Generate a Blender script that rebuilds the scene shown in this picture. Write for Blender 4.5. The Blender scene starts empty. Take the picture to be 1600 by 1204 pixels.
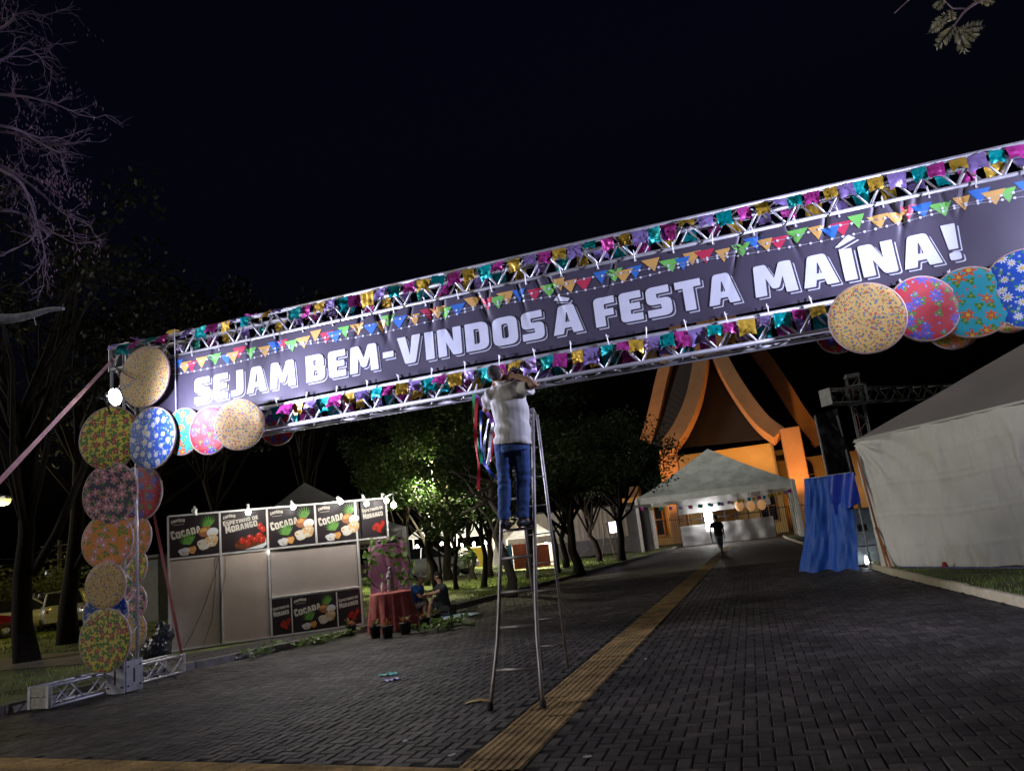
import bpy, bmesh, math, random
import numpy as np
from mathutils import Vector, Matrix, noise, Quaternion
from mathutils.geometry import tessellate_polygon
R = math.radians
random.seed(7)
scene = bpy.context.scene
col = scene.collection

# ------------------------------------------------------------------ camera
CF, CP, CR, CY, CH = 1160.0, R(12.1), R(6.5), R(16.3), 1.5
Fv = Vector((-math.sin(CY)*math.cos(CP), math.cos(CY)*math.cos(CP), math.sin(CP)))
R0 = Vector((math.cos(CY), math.sin(CY), 0)); U0 = R0.cross(Fv)
Rv = R0*math.cos(CR) - U0*math.sin(CR); Uv = R0*math.sin(CR) + U0*math.cos(CR)
EYE = Vector((0, 0, CH))
cam = bpy.data.cameras.new('camera'); cam_o = bpy.data.objects.new('camera', cam); col.objects.link(cam_o)
cam.sensor_width = 36; cam.lens = 36*CF/1600; cam.clip_end = 2000; cam.clip_start = .05
mw = Matrix((Rv, Uv, -Fv)).transposed().to_4x4(); mw.translation = EYE
cam_o.matrix_world = mw
scene.camera = cam_o

# ------------------------------------------------------------------ night sky, low fill sun standing in for town lights out of view, exposure
world = bpy.data.worlds.new('World'); scene.world = world; world.use_nodes = True
wn = world.node_tree.nodes; wl = world.node_tree.links
bg = wn['Background']
sky = wn.new('ShaderNodeTexSky'); sky.sky_type = 'NISHITA'; sky.sun_disc = False
sky.sun_elevation = R(-4.0); sky.sun_rotation = R(195); sky.altitude = 500
tint = wn.new('ShaderNodeMix'); tint.data_type = 'RGBA'; tint.blend_type = 'MULTIPLY'; tint.inputs[0].default_value = 1
tint.inputs[7].default_value = (.62, .72, 1.5, 1); wl.new(sky.outputs[0], tint.inputs[6]); wl.new(tint.outputs[2], bg.inputs[0]); bg.inputs[1].default_value = 0.12
fill_sun = bpy.data.lights.new('fill_sun', 'SUN'); fill_sun.energy = 0.85; fill_sun.angle = R(14); fill_sun.color = (1, .95, .88)
fill_sun_o = bpy.data.objects.new('fill_sun', fill_sun); col.objects.link(fill_sun_o)
fill_sun_o.rotation_euler = Vector((.8, .45, -.3)).to_track_quat('-Z', 'Y').to_euler(); fill_sun_o.location = (-40, 0, 30)
scene.view_settings.view_transform = 'Standard'; scene.view_settings.look = 'None'
scene.view_settings.exposure = 0.0; scene.view_settings.gamma = 1.0
scene.view_settings.use_curve_mapping = False

# ------------------------------------------------------------------ measuring: where a line of sight meets the ground / a wall
def ray(x, y): return Fv + Rv*((x-800)/CF) - Uv*((y-602)/CF)
def G(x, y, z=0.0):
    d = ray(x, y); t = (z-CH)/d.z; return EYE + d*t
def ONY(x, y, Y):
    d = ray(x, y); return EYE + d*(Y/d.y)
def AT(x, y, D): return EYE + ray(x, y)*D
def DEP(P): return (Vector(P)-EYE).dot(Fv)
def PIX(P):
    v = Vector(P)-EYE; z = v.dot(Fv)
    return 800+CF*v.dot(Rv)/z, 602-CF*v.dot(Uv)/z, z

# ------------------------------------------------------------------ materials
MATS = {}
def mat(name, c, rough=.6, metal=0.0, var=.25, vs=6.0, bump=0.0, bs=40.0, emis=None, es=1.0, trans=0.0, island=0.0, coat=0.0, spec=.5, c2=None):
    if name in MATS: return MATS[name]
    m = bpy.data.materials.new(name); m.use_nodes = True
    nt = m.node_tree; N = nt.nodes; L = nt.links; b = N['Principled BSDF']
    b.inputs['Roughness'].default_value = rough; b.inputs['Metallic'].default_value = metal
    b.inputs['Specular IOR Level'].default_value = spec
    if coat: b.inputs['Coat Weight'].default_value = coat
    if trans: b.inputs['Transmission Weight'].default_value = trans
    tc = N.new('ShaderNodeTexCoord')
    nz = N.new('ShaderNodeTexNoise'); nz.inputs['Scale'].default_value = vs; nz.inputs['Detail'].default_value = 6
    nz.inputs['Roughness'].default_value = .65
    L.new(tc.outputs['Object'], nz.inputs['Vector'])
    mx = N.new('ShaderNodeMix'); mx.data_type = 'RGBA'
    lo = tuple(max(0, v*(1-var)) for v in c); hi = tuple(min(1, v*(1+var)) for v in c)
    if c2: lo, hi = c, c2
    mx.inputs[6].default_value = (*lo, 1); mx.inputs[7].default_value = (*hi, 1)
    mr = N.new('ShaderNodeMapRange'); mr.inputs[1].default_value = .3; mr.inputs[2].default_value = .7
    L.new(nz.outputs[0], mr.inputs[0]); L.new(mr.outputs[0], mx.inputs[0])
    out = mx.outputs[2]
    if island:
        ge = N.new('ShaderNodeNewGeometry'); hs = N.new('ShaderNodeHueSaturation')
        m2 = N.new('ShaderNodeMapRange'); m2.inputs[3].default_value = 1-island; m2.inputs[4].default_value = 1+island
        L.new(ge.outputs['Random Per Island'], m2.inputs[0]); L.new(m2.outputs[0], hs.inputs['Value'])
        m3 = N.new('ShaderNodeMapRange'); m3.inputs[3].default_value = .5-.03*min(1, island*2); m3.inputs[4].default_value = .5+.03*min(1, island*2)
        oi = N.new('ShaderNodeMath'); oi.operation = 'FRACT'; ml = N.new('ShaderNodeMath'); ml.operation = 'MULTIPLY'; ml.inputs[1].default_value = 7.3
        L.new(ge.outputs['Random Per Island'], ml.inputs[0]); L.new(ml.outputs[0], oi.inputs[0]); L.new(oi.outputs[0], m3.inputs[0]); L.new(m3.outputs[0], hs.inputs['Hue'])
        L.new(out, hs.inputs['Color']); out = hs.outputs[0]
    L.new(out, b.inputs['Base Color'])
    r2 = N.new('ShaderNodeMapRange'); r2.inputs[3].default_value = max(.03, rough-.12); r2.inputs[4].default_value = min(1, rough+.12)
    L.new(nz.outputs[0], r2.inputs[0]); L.new(r2.outputs[0], b.inputs['Roughness'])
    if bump:
        n2 = N.new('ShaderNodeTexNoise'); n2.inputs['Scale'].default_value = bs; n2.inputs['Detail'].default_value = 4
        L.new(tc.outputs['Object'], n2.inputs['Vector'])
        bp = N.new('ShaderNodeBump'); bp.inputs['Strength'].default_value = bump; bp.inputs['Distance'].default_value = .02
        L.new(n2.outputs[0], bp.inputs['Height']); L.new(bp.outputs[0], b.inputs['Normal'])
    if emis:
        b.inputs['Emission Color'].default_value = (*emis, 1); b.inputs['Emission Strength'].default_value = es
    MATS[name] = m; return m

def stain(m, scale, lo, hi, sharp=(.35, .65)):
    """broad dirt and wear in world position, multiplied into the base colour"""
    nt = m.node_tree; N = nt.nodes; L = nt.links; b = N['Principled BSDF']; src = b.inputs['Base Color'].links[0].from_socket
    ge = N.new('ShaderNodeNewGeometry'); nz = N.new('ShaderNodeTexNoise'); nz.inputs['Scale'].default_value = scale; nz.inputs['Detail'].default_value = 7; nz.inputs['Roughness'].default_value = .6
    L.new(ge.outputs['Position'], nz.inputs['Vector']); mr = N.new('ShaderNodeMapRange'); mr.inputs[1].default_value, mr.inputs[2].default_value = sharp; mr.inputs[3].default_value = lo; mr.inputs[4].default_value = hi
    L.new(nz.outputs[0], mr.inputs[0]); hs = N.new('ShaderNodeHueSaturation'); L.new(mr.outputs[0], hs.inputs['Value']); L.new(src, hs.inputs['Color']); L.new(hs.outputs[0], b.inputs['Base Color'])

def leafmat(name, c, island=.45, tl=.35):
    m = mat(name, c, .55, var=.3, vs=1.2, island=island)
    b = m.node_tree.nodes['Principled BSDF']
    nt = m.node_tree
    t = nt.nodes.new('ShaderNodeBsdfTranslucent'); ms = nt.nodes.new('ShaderNodeMixShader'); ms.inputs[0].default_value = tl
    src = b.inputs['Base Color'].links[0].from_socket
    nt.links.new(src, t.inputs[0]); o = nt.nodes['Material Output']
    nt.links.new(b.outputs[0], ms.inputs[1]); nt.links.new(t.outputs[0], ms.inputs[2]); nt.links.new(ms.outputs[0], o.inputs[0])
    return m

def chita(name, ground, layers, rough=.55):
    """printed cotton: a ground colour with layers of (scale, petal colour, centre colour, radius, petals, seed)"""
    if name in MATS: return MATS[name]
    m = bpy.data.materials.new(name); m.use_nodes = True
    nt = m.node_tree; N = nt.nodes; L = nt.links; b = N['Principled BSDF']; b.inputs['Roughness'].default_value = rough
    def math_(op, a, c=None, d=None):
        n = N.new('ShaderNodeMath'); n.operation = op
        for i, v in enumerate((a, c, d)):
            if v is None: continue
            if isinstance(v, (int, float)): n.inputs[i].default_value = v
            else: L.new(v, n.inputs[i])
        return n.outputs[0]
    tc = N.new('ShaderNodeTexCoord'); sp = N.new('ShaderNodeSeparateXYZ'); L.new(tc.outputs['Object'], sp.inputs[0])
    oi = N.new('ShaderNodeObjectInfo')
    cur = None
    rgb = N.new('ShaderNodeRGB'); rgb.outputs[0].default_value = (*ground, 1); cur = rgb.outputs[0]
    for (sc, pc, cc, rad, pet, seed) in layers:
        off = math_('MULTIPLY_ADD', oi.outputs['Random'], 37.0, seed*1.7)
        cx = math_('ADD', sp.outputs[0], off); cb = N.new('ShaderNodeCombineXYZ'); L.new(cx, cb.inputs[0]); L.new(sp.outputs[2], cb.inputs[1])
        vo = N.new('ShaderNodeTexVoronoi'); vo.voronoi_dimensions = '2D'; vo.inputs['Scale'].default_value = sc
        vo.inputs['Randomness'].default_value = .75; L.new(cb.outputs[0], vo.inputs['Vector'])
        df = N.new('ShaderNodeVectorMath'); df.operation = 'SUBTRACT'; L.new(cb.outputs[0], df.inputs[0]); L.new(vo.outputs['Position'], df.inputs[1])
        s2 = N.new('ShaderNodeSeparateXYZ'); L.new(df.outputs[0], s2.inputs[0])
        an = math_('ARCTAN2', s2.outputs[1], s2.outputs[0])
        sc_ = N.new('ShaderNodeSeparateXYZ'); L.new(vo.outputs['Color'], sc_.inputs[0])
        ph = math_('MULTIPLY', sc_.outputs[0], 6.28)
        cs = math_('COSINE', math_('MULTIPLY_ADD', an, float(pet), ph))
        size = math_('MULTIPLY_ADD', sc_.outputs[1], .35, .75)
        rr = math_('MULTIPLY', math_('MULTIPLY_ADD', cs, rad*.28, rad*.72), size)
        mask = math_('LESS_THAN', vo.outputs['Distance'], rr)
        inner = math_('LESS_THAN', vo.outputs['Distance'], math_('MULTIPLY', size, rad*.3))
        mid = math_('LESS_THAN', vo.outputs['Distance'], math_('MULTIPLY', rr, .62))
        def mixc(fac, a, colr):
            mm = N.new('ShaderNodeMix'); mm.data_type = 'RGBA'; L.new(fac, mm.inputs[0]); L.new(a, mm.inputs[6])
            mm.inputs[7].default_value = (*colr, 1); return mm.outputs[2]
        cur = mixc(mask, cur, pc)
        if pet: cur = mixc(mid, cur, tuple(min(1, v*.6) for v in pc))
        cur = mixc(inner, cur, cc)
    L.new(cur, b.inputs['Base Color'])
    nz = N.new('ShaderNodeTexNoise'); nz.inputs['Scale'].default_value = 5; bp = N.new('ShaderNodeBump'); bp.inputs['Strength'].default_value = .2; bp.inputs['Distance'].default_value = .012
    L.new(tc.outputs['Object'], nz.inputs['Vector']); L.new(nz.outputs[0], bp.inputs['Height']); L.new(bp.outputs[0], b.inputs['Normal'])
    MATS[name] = m; return m

# ------------------------------------------------------------------ mesh helpers
class MB:
    def __init__(s): s.v = []; s.f = []
    def add(s, vs, fs):
        o = len(s.v); s.v += [tuple(p) for p in vs]; s.f += [tuple(i+o for i in f) for f in fs]; return s
    def box(s, c, d, rz=0.0, M=None):
        hx, hy, hz = d[0]/2, d[1]/2, d[2]/2
        pts = [Vector((x*hx, y*hy, z*hz)) for z in (-1, 1) for (x, y) in ((-1, -1), (1, -1), (1, 1), (-1, 1))]
        if M is not None: pts = [M @ p for p in pts]
        elif rz: q = Matrix.Rotation(rz, 3, 'Z'); pts = [q @ p for p in pts]
        c = Vector(c)
        return s.add([p+c for p in pts], [(3, 2, 1, 0), (4, 5, 6, 7), (0, 1, 5, 4), (1, 2, 6, 5), (2, 3, 7, 6), (3, 0, 4, 7)])
    def bbox(s, c, d, b=.01, rz=0.0):
        """box with bevelled upright and top edges"""
        hx, hy, hz = d[0]/2, d[1]/2, d[2]/2; q = Matrix.Rotation(rz, 3, 'Z'); c = Vector(c); rings = []
        for (ins, z) in ((0, -hz), (0, hz-b), (b, hz)):
            x, y = hx-ins, hy-ins; k = b
            rings.append([(-x+k, -y), (x-k, -y), (x, -y+k), (x, y-k), (x-k, y), (-x+k, y), (-x, y-k), (-x, -y+k)])
            rings[-1] = [q @ Vector((px, py, z))+c for (px, py) in rings[-1]]
        vs = [p for r in rings for p in r]; fs = [tuple(range(7, -1, -1)), tuple(range(16, 24))]
        for r in range(2):
            for i in range(8): j = (i+1) % 8; fs.append((r*8+i, r*8+j, r*8+8+j, r*8+8+i))
        return s.add(vs, fs)
    def tube(s, pts, rad, seg=8, cap=True, side=None):
        """rad: number, list of numbers or list of (a, b)"""
        pts = [Vector(p) for p in pts]; n = len(pts)
        if not isinstance(rad, (list, tuple)): rad = [rad]*n
        vs = []; prev = None
        for i, p in enumerate(pts):
            t = (pts[min(i+1, n-1)]-pts[max(i-1, 0)])
            t = t.normalized() if t.length > 1e-9 else Vector((0, 0, 1))
            if side is not None: a = Vector(side)
            elif prev is not None: a = prev
            else: a = Vector((1, 0, 0)) if abs(t.x) < .9 else Vector((0, 1, 0))
            a = a - t*a.dot(t)
            if a.length < 1e-6: a = t.orthogonal()
            a.normalize(); b = t.cross(a); prev = a
            r = rad[i]; ra, rb = r if isinstance(r, (list, tuple)) else (r, r)
            for k in range(seg):
                w = 2*math.pi*k/seg; vs.append(p+a*math.cos(w)*ra+b*math.sin(w)*rb)
        fs = []
        for i in range(n-1):
            for k in range(seg):
                j = (k+1) % seg; fs.append((i*seg+k, i*seg+j, (i+1)*seg+j, (i+1)*seg+k))
        if cap: fs.append(tuple(range(seg-1, -1, -1))); fs.append(tuple((n-1)*seg+k for k in range(seg)))
        return s.add(vs, fs)
    def ell(s, c, r, seg=12, rings=8, M=None):
        c = Vector(c); vs = []; fs = []
        for i in range(rings+1):
            th = math.pi*i/rings
            for k in range(seg):
                w = 2*math.pi*k/seg; p = Vector((r[0]*math.sin(th)*math.cos(w), r[1]*math.sin(th)*math.sin(w), r[2]*math.cos(th)))
                vs.append((M @ p if M is not None else p)+c)
        for i in range(rings):
            for k in range(seg):
                j = (k+1) % seg; fs.append((i*seg+k, (i+1)*seg+k, (i+1)*seg+j, i*seg+j))
        return s.add(vs, fs)
    def lathe(s, prof, c=(0, 0, 0), seg=16, axis='Z'):
        c = Vector(c); vs = []; fs = []; n = len(prof)
        for (r, z) in prof:
            for k in range(seg):
                w = 2*math.pi*k/seg
                p = (r*math.cos(w), r*math.sin(w), z) if axis == 'Z' else (r*math.cos(w), z, r*math.sin(w))
                vs.append(Vector(p)+c)
        for i in range(n-1):
            for k in range(seg):
                j = (k+1) % seg; fs.append((i*seg+k, i*seg+j, (i+1)*seg+j, (i+1)*seg+k))
        return s.add(vs, fs)
    def grid(s, fn, nu, nv):
        vs = [fn(i/nu, j/nv) for j in range(nv+1) for i in range(nu+1)]
        fs = [(j*(nu+1)+i, j*(nu+1)+i+1, (j+1)*(nu+1)+i+1, (j+1)*(nu+1)+i) for j in range(nv) for i in range(nu)]
        return s.add(vs, fs)
    def prism(s, poly, fn, t):
        """poly: 2-D points; fn(u, v, w) -> 3-D; extruded from w=0 to w=t"""
        n = len(poly); tri = tessellate_polygon([[Vector((p[0], p[1], 0)) for p in poly]])
        vs = [fn(p[0], p[1], 0) for p in poly]+[fn(p[0], p[1], t) for p in poly]
        fs = [tuple(q) for q in tri]+[tuple(i+n for i in reversed(q)) for q in tri]
        fs += [(i, (i+1) % n, n+(i+1) % n, n+i) for i in range(n)]
        return s.add(vs, fs)
    def mesh(s, name, m=None, smooth=False):
        me = bpy.data.meshes.new(name); me.from_pydata([tuple(v) for v in s.v], [], s.f); me.update()
        if m: me.materials.append(m)
        if smooth: me.polygons.foreach_set('use_smooth', [True]*len(me.polygons))
        return me
    def build(s, name, m, parent=None, smooth=False, label=None):
        o = bpy.data.objects.new(name, s.mesh(name, m, smooth)); col.objects.link(o)
        if parent is not None: attach(o, parent)
        if label: o['label'] = label
        return o
def wmat(o):
    m = o.matrix_basis.copy()
    if o.parent: m = wmat(o.parent) @ o.matrix_parent_inverse @ m
    return m
def attach(o, parent):
    o.parent = parent; o.matrix_parent_inverse = wmat(parent).inverted()
def inst(name, me, parent, M=None):
    """another object on shared mesh data, placed in world coordinates"""
    o = bpy.data.objects.new(name, me); col.objects.link(o)
    if M is not None: o.matrix_basis = M
    if parent is not None: attach(o, parent)
    return o
def local(name, me, parent, M=None):
    """object on mesh data, placed in the parent's own coordinates"""
    o = bpy.data.objects.new(name, me); col.objects.link(o); o.parent = parent
    if M is not None: o.matrix_basis = M
    return o
def tag(o, label, cat, group=None):
    o['label'] = label; o['category'] = cat
    if group: o['group'] = group
    return o
def thing(name, label, cat, loc=(0, 0, 0), rz=0.0, group=None):
    o = bpy.data.objects.new(name, None); o.empty_display_size = .2; col.objects.link(o)
    o.location = loc; o.rotation_euler = (0, 0, rz)
    o.matrix_basis = Matrix.Translation(Vector(loc)) @ Matrix.Rotation(rz, 4, 'Z')
    return tag(o, label, cat, group)
def struct(o): o['kind'] = 'structure'; return o
def stuff(o, label=None, cat=None):
    o['kind'] = 'stuff'
    if label: o['label'] = label
    if cat: o['category'] = cat
    return o
def lamp(kind, parent, loc, power, color=(1, 1, 1), radius=.05, aim=None, angle=150, blend=.5):
    l = bpy.data.lights.new('light', kind); l.energy = power; l.color = color
    l.shadow_soft_size = radius
    o = bpy.data.objects.new('light', l); col.objects.link(o)
    M = Matrix.Translation(Vector(loc))
    if kind == 'SPOT':
        l.spot_size = R(angle); l.spot_blend = blend
        M = M @ (Vector(aim)-Vector(loc)).to_track_quat('-Z', 'Y').to_matrix().to_4x4()
    o.matrix_basis = M
    if parent: attach(o, parent)
    return o
JOBS = []
def remesh(mb, name, m, parent, voxel=.012, smooth=4, disp=None):
    """merge overlapping shells into one continuous surface; finished in finish_remesh()"""
    me = mb.mesh(name); o = bpy.data.objects.new(name, me); col.objects.link(o)
    r = o.modifiers.new('r', 'REMESH'); r.mode = 'VOXEL'; r.voxel_size = voxel
    s = o.modifiers.new('s', 'SMOOTH'); s.iterations = smooth; s.factor = .5
    if parent is not None: attach(o, parent)
    JOBS.append((o, m, disp)); return o
def finish_remesh():
    dg = bpy.context.evaluated_depsgraph_get()
    new = [bpy.data.meshes.new_from_object(o.evaluated_get(dg)) for o, m, d in JOBS]
    for (o, m, disp), me2 in zip(JOBS, new):
        o.modifiers.clear(); old = o.data; nm = old.name; o.data = me2
        me2.name = nm; me2.materials.clear(); me2.materials.append(m)
        me2.polygons.foreach_set('use_smooth', [True]*len(me2.polygons))
        if disp:
            nv = len(me2.vertices); co = np.empty(nv*3, 'f'); me2.vertices.foreach_get('co', co); co = co.reshape(-1, 3)
            no = np.empty(nv*3, 'f'); me2.vertices.foreach_get('normal', no); no = no.reshape(-1, 3)
            dv = np.array([disp(Vector(p)) for p in co], 'f')[:, None]
            me2.vertices.foreach_set('co', (co+no*dv).ravel()); me2.update()
def lerp(a, b, t): return a+(b-a)*t
def pl(poly, t):
    """point at x (or y) t on a polyline of (t, value)"""
    for (a, va), (b, vb) in zip(poly, poly[1:]):
        if t <= b: return va+(vb-va)*(t-a)/(b-a)
    return poly[-1][1]

# common materials
ALU = mat('aluminium', (.55, .55, .58), .48, .65, var=.12, vs=9, bump=.08, bs=60)
STEEL = mat('galvanised_steel', (.5, .5, .52), .42, .8, var=.2, vs=14)
WHITE = mat('white_paint', (.72, .71, .68), .5, var=.1)
BLACK = mat('black_plastic', (.02, .02, .022), .5)
RUBBER = mat('rubber', (.03, .03, .03), .8)
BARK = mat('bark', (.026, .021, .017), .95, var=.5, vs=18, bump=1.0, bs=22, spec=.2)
PALEBARK = mat('pale_bark', (.22, .19, .16), .9, var=.4, vs=12, bump=.6, bs=25)

# ================================================================== GROUND, ROAD, KERBS, LAWN
SOIL = mat('soil', (.055, .043, .03), .95, var=.5, vs=.6, bump=.6, bs=8)
LAWN = mat('lawn', (.05, .036, .02), .95, c2=(.13, .18, .045), vs=.9, bump=.7, bs=25)
JOINT = mat('joint_sand', (.008, .007, .006), .95, var=.4, vs=20, bump=.5, bs=90)
KERB = mat('concrete_kerb', (.2, .19, .17), .9, var=.4, vs=5, bump=.5, bs=30)
KERBY = mat('painted_kerb', (.5, .42, .25), .8, var=.35, vs=6, bump=.5, bs=30, c2=(.62, .58, .45))
TACT = mat('tactile_tile', (.5, .31, .1), .85, var=.3, vs=9, bump=.4, bs=50, c2=(.7, .48, .2))
g = MB().add([(-900, -900, -.08), (900, -900, -.08), (900, 900, -.08), (-900, 900, -.08)], [(0, 1, 2, 3)]).build('ground', SOIL); struct(g)

LK = [(-6, -10.9), (3, -10.55), (8, -10.4), (10.8, -10.1), (12.0, -9.7), (12.7, -9.3), (15.1, -8.6), (20.3, -7.8), (43.9, -5.9), (62, -5.4)]
RK = [(-6, 3.9), (8, 3.4), (11.47, 3.15), (18.16, 2.64), (50, 1.95), (62, 1.9)]
ys = [-6, 3, 8, 10.8, 12, 12.7, 15.1, 18.16, 20.3, 30, 43.9, 50, 62]
rb = MB()
for a, b in zip(ys, ys[1:]):
    rb.add([(pl(LK, a), a, -.012), (pl(RK, a), a, -.012), (pl(RK, b), b, -.012), (pl(LK, b), b, -.012)], [(0, 1, 2, 3)])
road = struct(rb.build('road', JOINT))

# far paving, where single blocks can no longer be told apart
m = mat('far_paving', (.07, .062, .057), .65, var=.35, vs=3)
nt = m.node_tree; br = nt.nodes.new('ShaderNodeTexBrick'); br.inputs['Scale'].default_value = 9; br.inputs['Mortar Size'].default_value = .03
tcn = nt.nodes.new('ShaderNodeTexCoord'); nt.links.new(tcn.outputs['Object'], br.inputs['Vector'])
bpn = nt.nodes.new('ShaderNodeBump'); bpn.inputs['Strength'].default_value = .8; bpn.inputs['Distance'].default_value = .01; bpn.invert = True
nt.links.new(br.outputs['Fac'], bpn.inputs['Height']); nt.links.new(bpn.outputs[0], nt.nodes['Principled BSDF'].inputs['Normal'])
YFAR = 27.0
fp = MB()
for a, b in zip([YFAR, 36, 43.9, 50], [36, 43.9, 50, 62]):
    fp.add([(pl(LK, a), a, -.003), (pl(RK, a), a, -.003), (pl(RK, b), b, -.003), (pl(LK, b), b, -.003)], [(0, 1, 2, 3)])
struct(fp.build('far_paving', m))

# herringbone blocks
PAV = mat('paving_block', (.092, .082, .076), .66, var=.3, vs=25, bump=.5, bs=120, island=.38, spec=.35)
stain(PAV, .55, .45, 1.25); stain(PAV, 2.6, .6, 1.15)
stain(TACT, 3.0, .45, 1.1); stain(TACT, .5, .7, 1.1)
nt = PAV.node_tree
for n_ in list(nt.nodes):
    if n_.type == 'NEW_GEOMETRY':
        oi = nt.nodes.new('ShaderNodeObjectInfo'); ad = nt.nodes.new('ShaderNodeMath'); ad.operation = 'ADD'; fr = nt.nodes.new('ShaderNodeMath'); fr.operation = 'FRACT'
        tgt = [l.to_socket for l in n_.outputs['Random Per Island'].links]
        nt.links.new(n_.outputs['Random Per Island'], ad.inputs[0]); nt.links.new(oi.outputs['Random'], ad.inputs[1]); nt.links.new(ad.outputs[0], fr.inputs[0])
        for t_ in tgt: nt.links.new(fr.outputs[0], t_)
ST_DIR = Vector((.012, 1, 0)).normalized(); ST_X0, ST_Y0 = -2.05, 5.3       # tactile strip along the road
C_A = G(0, 1183); C_B = G(712, 1200); C_DIR = (C_B-C_A).normalized(); C_N = Vector((C_DIR.y, -C_DIR.x, 0))   # tactile strip across the bottom
if C_N.y > 0: C_N = -C_N
def in_strip(x, y, mg=.0):
    sx = ST_X0+(y-ST_Y0)*.012
    if abs(x-sx) < .252+mg: return True
    d = (Vector((x, y, 0))-C_A); w = d.dot(C_N); l = d.dot(C_DIR)
    return -mg < w < .5+mg and l < (C_B-C_A).length+.1
CELL = .104
BL = []
rr = random.Random(3)
for j in range(int(3.6/CELL), int(YFAR/CELL)):
    for i in range(int(-11/CELL), int(3.9/CELL)):
        d = (i-j) % 4
        if d == 0: cx, cy, hor = (i+1)*CELL, (j+.5)*CELL, True
        elif d == 3: cx, cy, hor = (i+.5)*CELL, (j+1)*CELL, False
        else: continue
        if not (pl(LK, cy)+.06 < cx < pl(RK, cy)-.06): continue
        if in_strip(cx, cy, .045): continue
        px, py, dz = PIX((cx, cy, 0))
        if dz < .5 or px < -330 or px > 1930 or py > 1480: continue
        vis = -20 < px < 1620 and py < 1225
        BL.append((dz if vis else dz+1e4, cx, cy, hor))
BL.sort()
def block(mb, cx, cy, hor, z, tx, ty, g=.006, h=.03, bv=.007):
    lx, ly = (CELL-g, CELL/2-g) if hor else (CELL/2-g, CELL-g)
    def P(sx, sy, ins, zz): return (cx+sx*(lx-ins), cy+sy*(ly-ins), zz+z+sx*tx*lx+sy*ty*ly)
    q = ((-1, -1), (1, -1), (1, 1), (-1, 1))
    vs = [P(a, b, 0, -h) for a, b in q]+[P(a, b, 0, -bv) for a, b in q]+[P(a, b, bv, 0) for a, b in q]
    fs = [(8, 9, 10, 11)]+[(k, (k+1) % 4, 4+(k+1) % 4, 4+k) for k in range(4)]+[(4+k, 4+(k+1) % 4, 8+(k+1) % 4, 8+k) for k in range(4)]
    mb.add(vs, fs)
pm = {}
for hor in (True, False):
    for k in range(3):
        mb = MB(); block(mb, 0, 0, hor, 0, rr.uniform(-.02, .02), rr.uniform(-.02, .02)); pm[hor, k] = mb.mesh('paver', PAV)
for (d, cx, cy, hor) in BL[:300]:
    local('paver', pm[hor, rr.randrange(3)], road, Matrix.Translation((cx, cy, rr.uniform(-.003, .002))))
mb = MB()
for (d, cx, cy, hor) in BL[300:]:
    block(mb, cx, cy, hor, rr.uniform(-.003, .002), rr.uniform(-.02, .02), rr.uniform(-.02, .02))
stuff(mb.build('paving_blocks', PAV, road))

# tactile tiles: two wide, ribs along the way of walking
def tile_mesh():
    mb = MB(); s = .25; n = 4; e = .003; prof = [(-s/2+e, -.02), (-s/2+e, .0)]
    for k in range(n):
        c = -s/2+s*(k+.5)/n; prof += [(c-.019, .0), (c-.012, .007), (c+.012, .007), (c+.019, .0)]
    prof += [(s/2-e, .0), (s/2-e, -.02)]
    for a, b in zip(prof, prof[1:]):
        mb.add([(a[0], -s/2+e, a[1]), (b[0], -s/2+e, b[1]), (b[0], s/2-e, b[1]), (a[0], s/2-e, a[1])], [(0, 1, 2, 3)])
    return mb.mesh('tactile_tile', TACT)
tm = tile_mesh()
ts = struct(MB().box((ST_X0+.27, 27.5, -.02), (.0, .0, .0)).build('tactile_path', TACT)) if False else None
mb = MB(); Lr = 44.0; p0 = Vector((ST_X0, ST_Y0-1.3, -.011)); sd = Vector((ST_DIR.y, -ST_DIR.x, 0))
mb.add([p0-sd*.25, p0+sd*.25, p0+sd*.25+ST_DIR*Lr, p0-sd*.25+ST_DIR*Lr], [(0, 1, 2, 3)])
tp = struct(mb.build('tactile_path', JOINT))
ang = math.atan2(-ST_DIR.x, ST_DIR.y)
for k in range(148):
    for sgn in (-1, 1):
        p = p0+ST_DIR*(.25*k+.125)+sd*(.125*sgn); p.z = .002+rr.uniform(-.004, .003)
        if (p-C_A).dot(C_N) > -.06 and p.y < 5.4 : continue
        local('tactile_tile', tm, tp, Matrix.Translation(p) @ Matrix.Rotation(ang, 4, 'Z'))
q0 = p0+ST_DIR*37; mb = MB()
mb.add([q0-sd*.25+Vector((0, 0, .014)), q0+sd*.25+Vector((0, 0, .014)), q0+sd*.25+ST_DIR*7+Vector((0, 0, .014)), q0-sd*.25+ST_DIR*7+Vector((0, 0, .014))], [(0, 1, 2, 3)])
mb.build('far_tiles', TACT, tp)
mb = MB(); a0 = C_A-C_DIR*2.5; Lc = (C_B-a0).length+.35
mb.add([v+Vector((0, 0, -.0105)) for v in (a0, a0+C_N*.5, a0+C_N*.5+C_DIR*Lc, a0+C_DIR*Lc)], [(3, 2, 1, 0)])
tp2 = struct(mb.build('cross_tactile_path', JOINT))
ang2 = math.atan2(C_DIR.y, C_DIR.x)-math.pi/2
for k in range(int(Lc/.25)):
    for w in (.125, .375):
        p = a0+C_DIR*(.25*k+.125)+C_N*w; p.z = .003+rr.uniform(-.002, .002)
        local('tactile_tile', tm, tp2, Matrix.Translation(p) @ Matrix.Rotation(ang2, 4, 'Z'))

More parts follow.
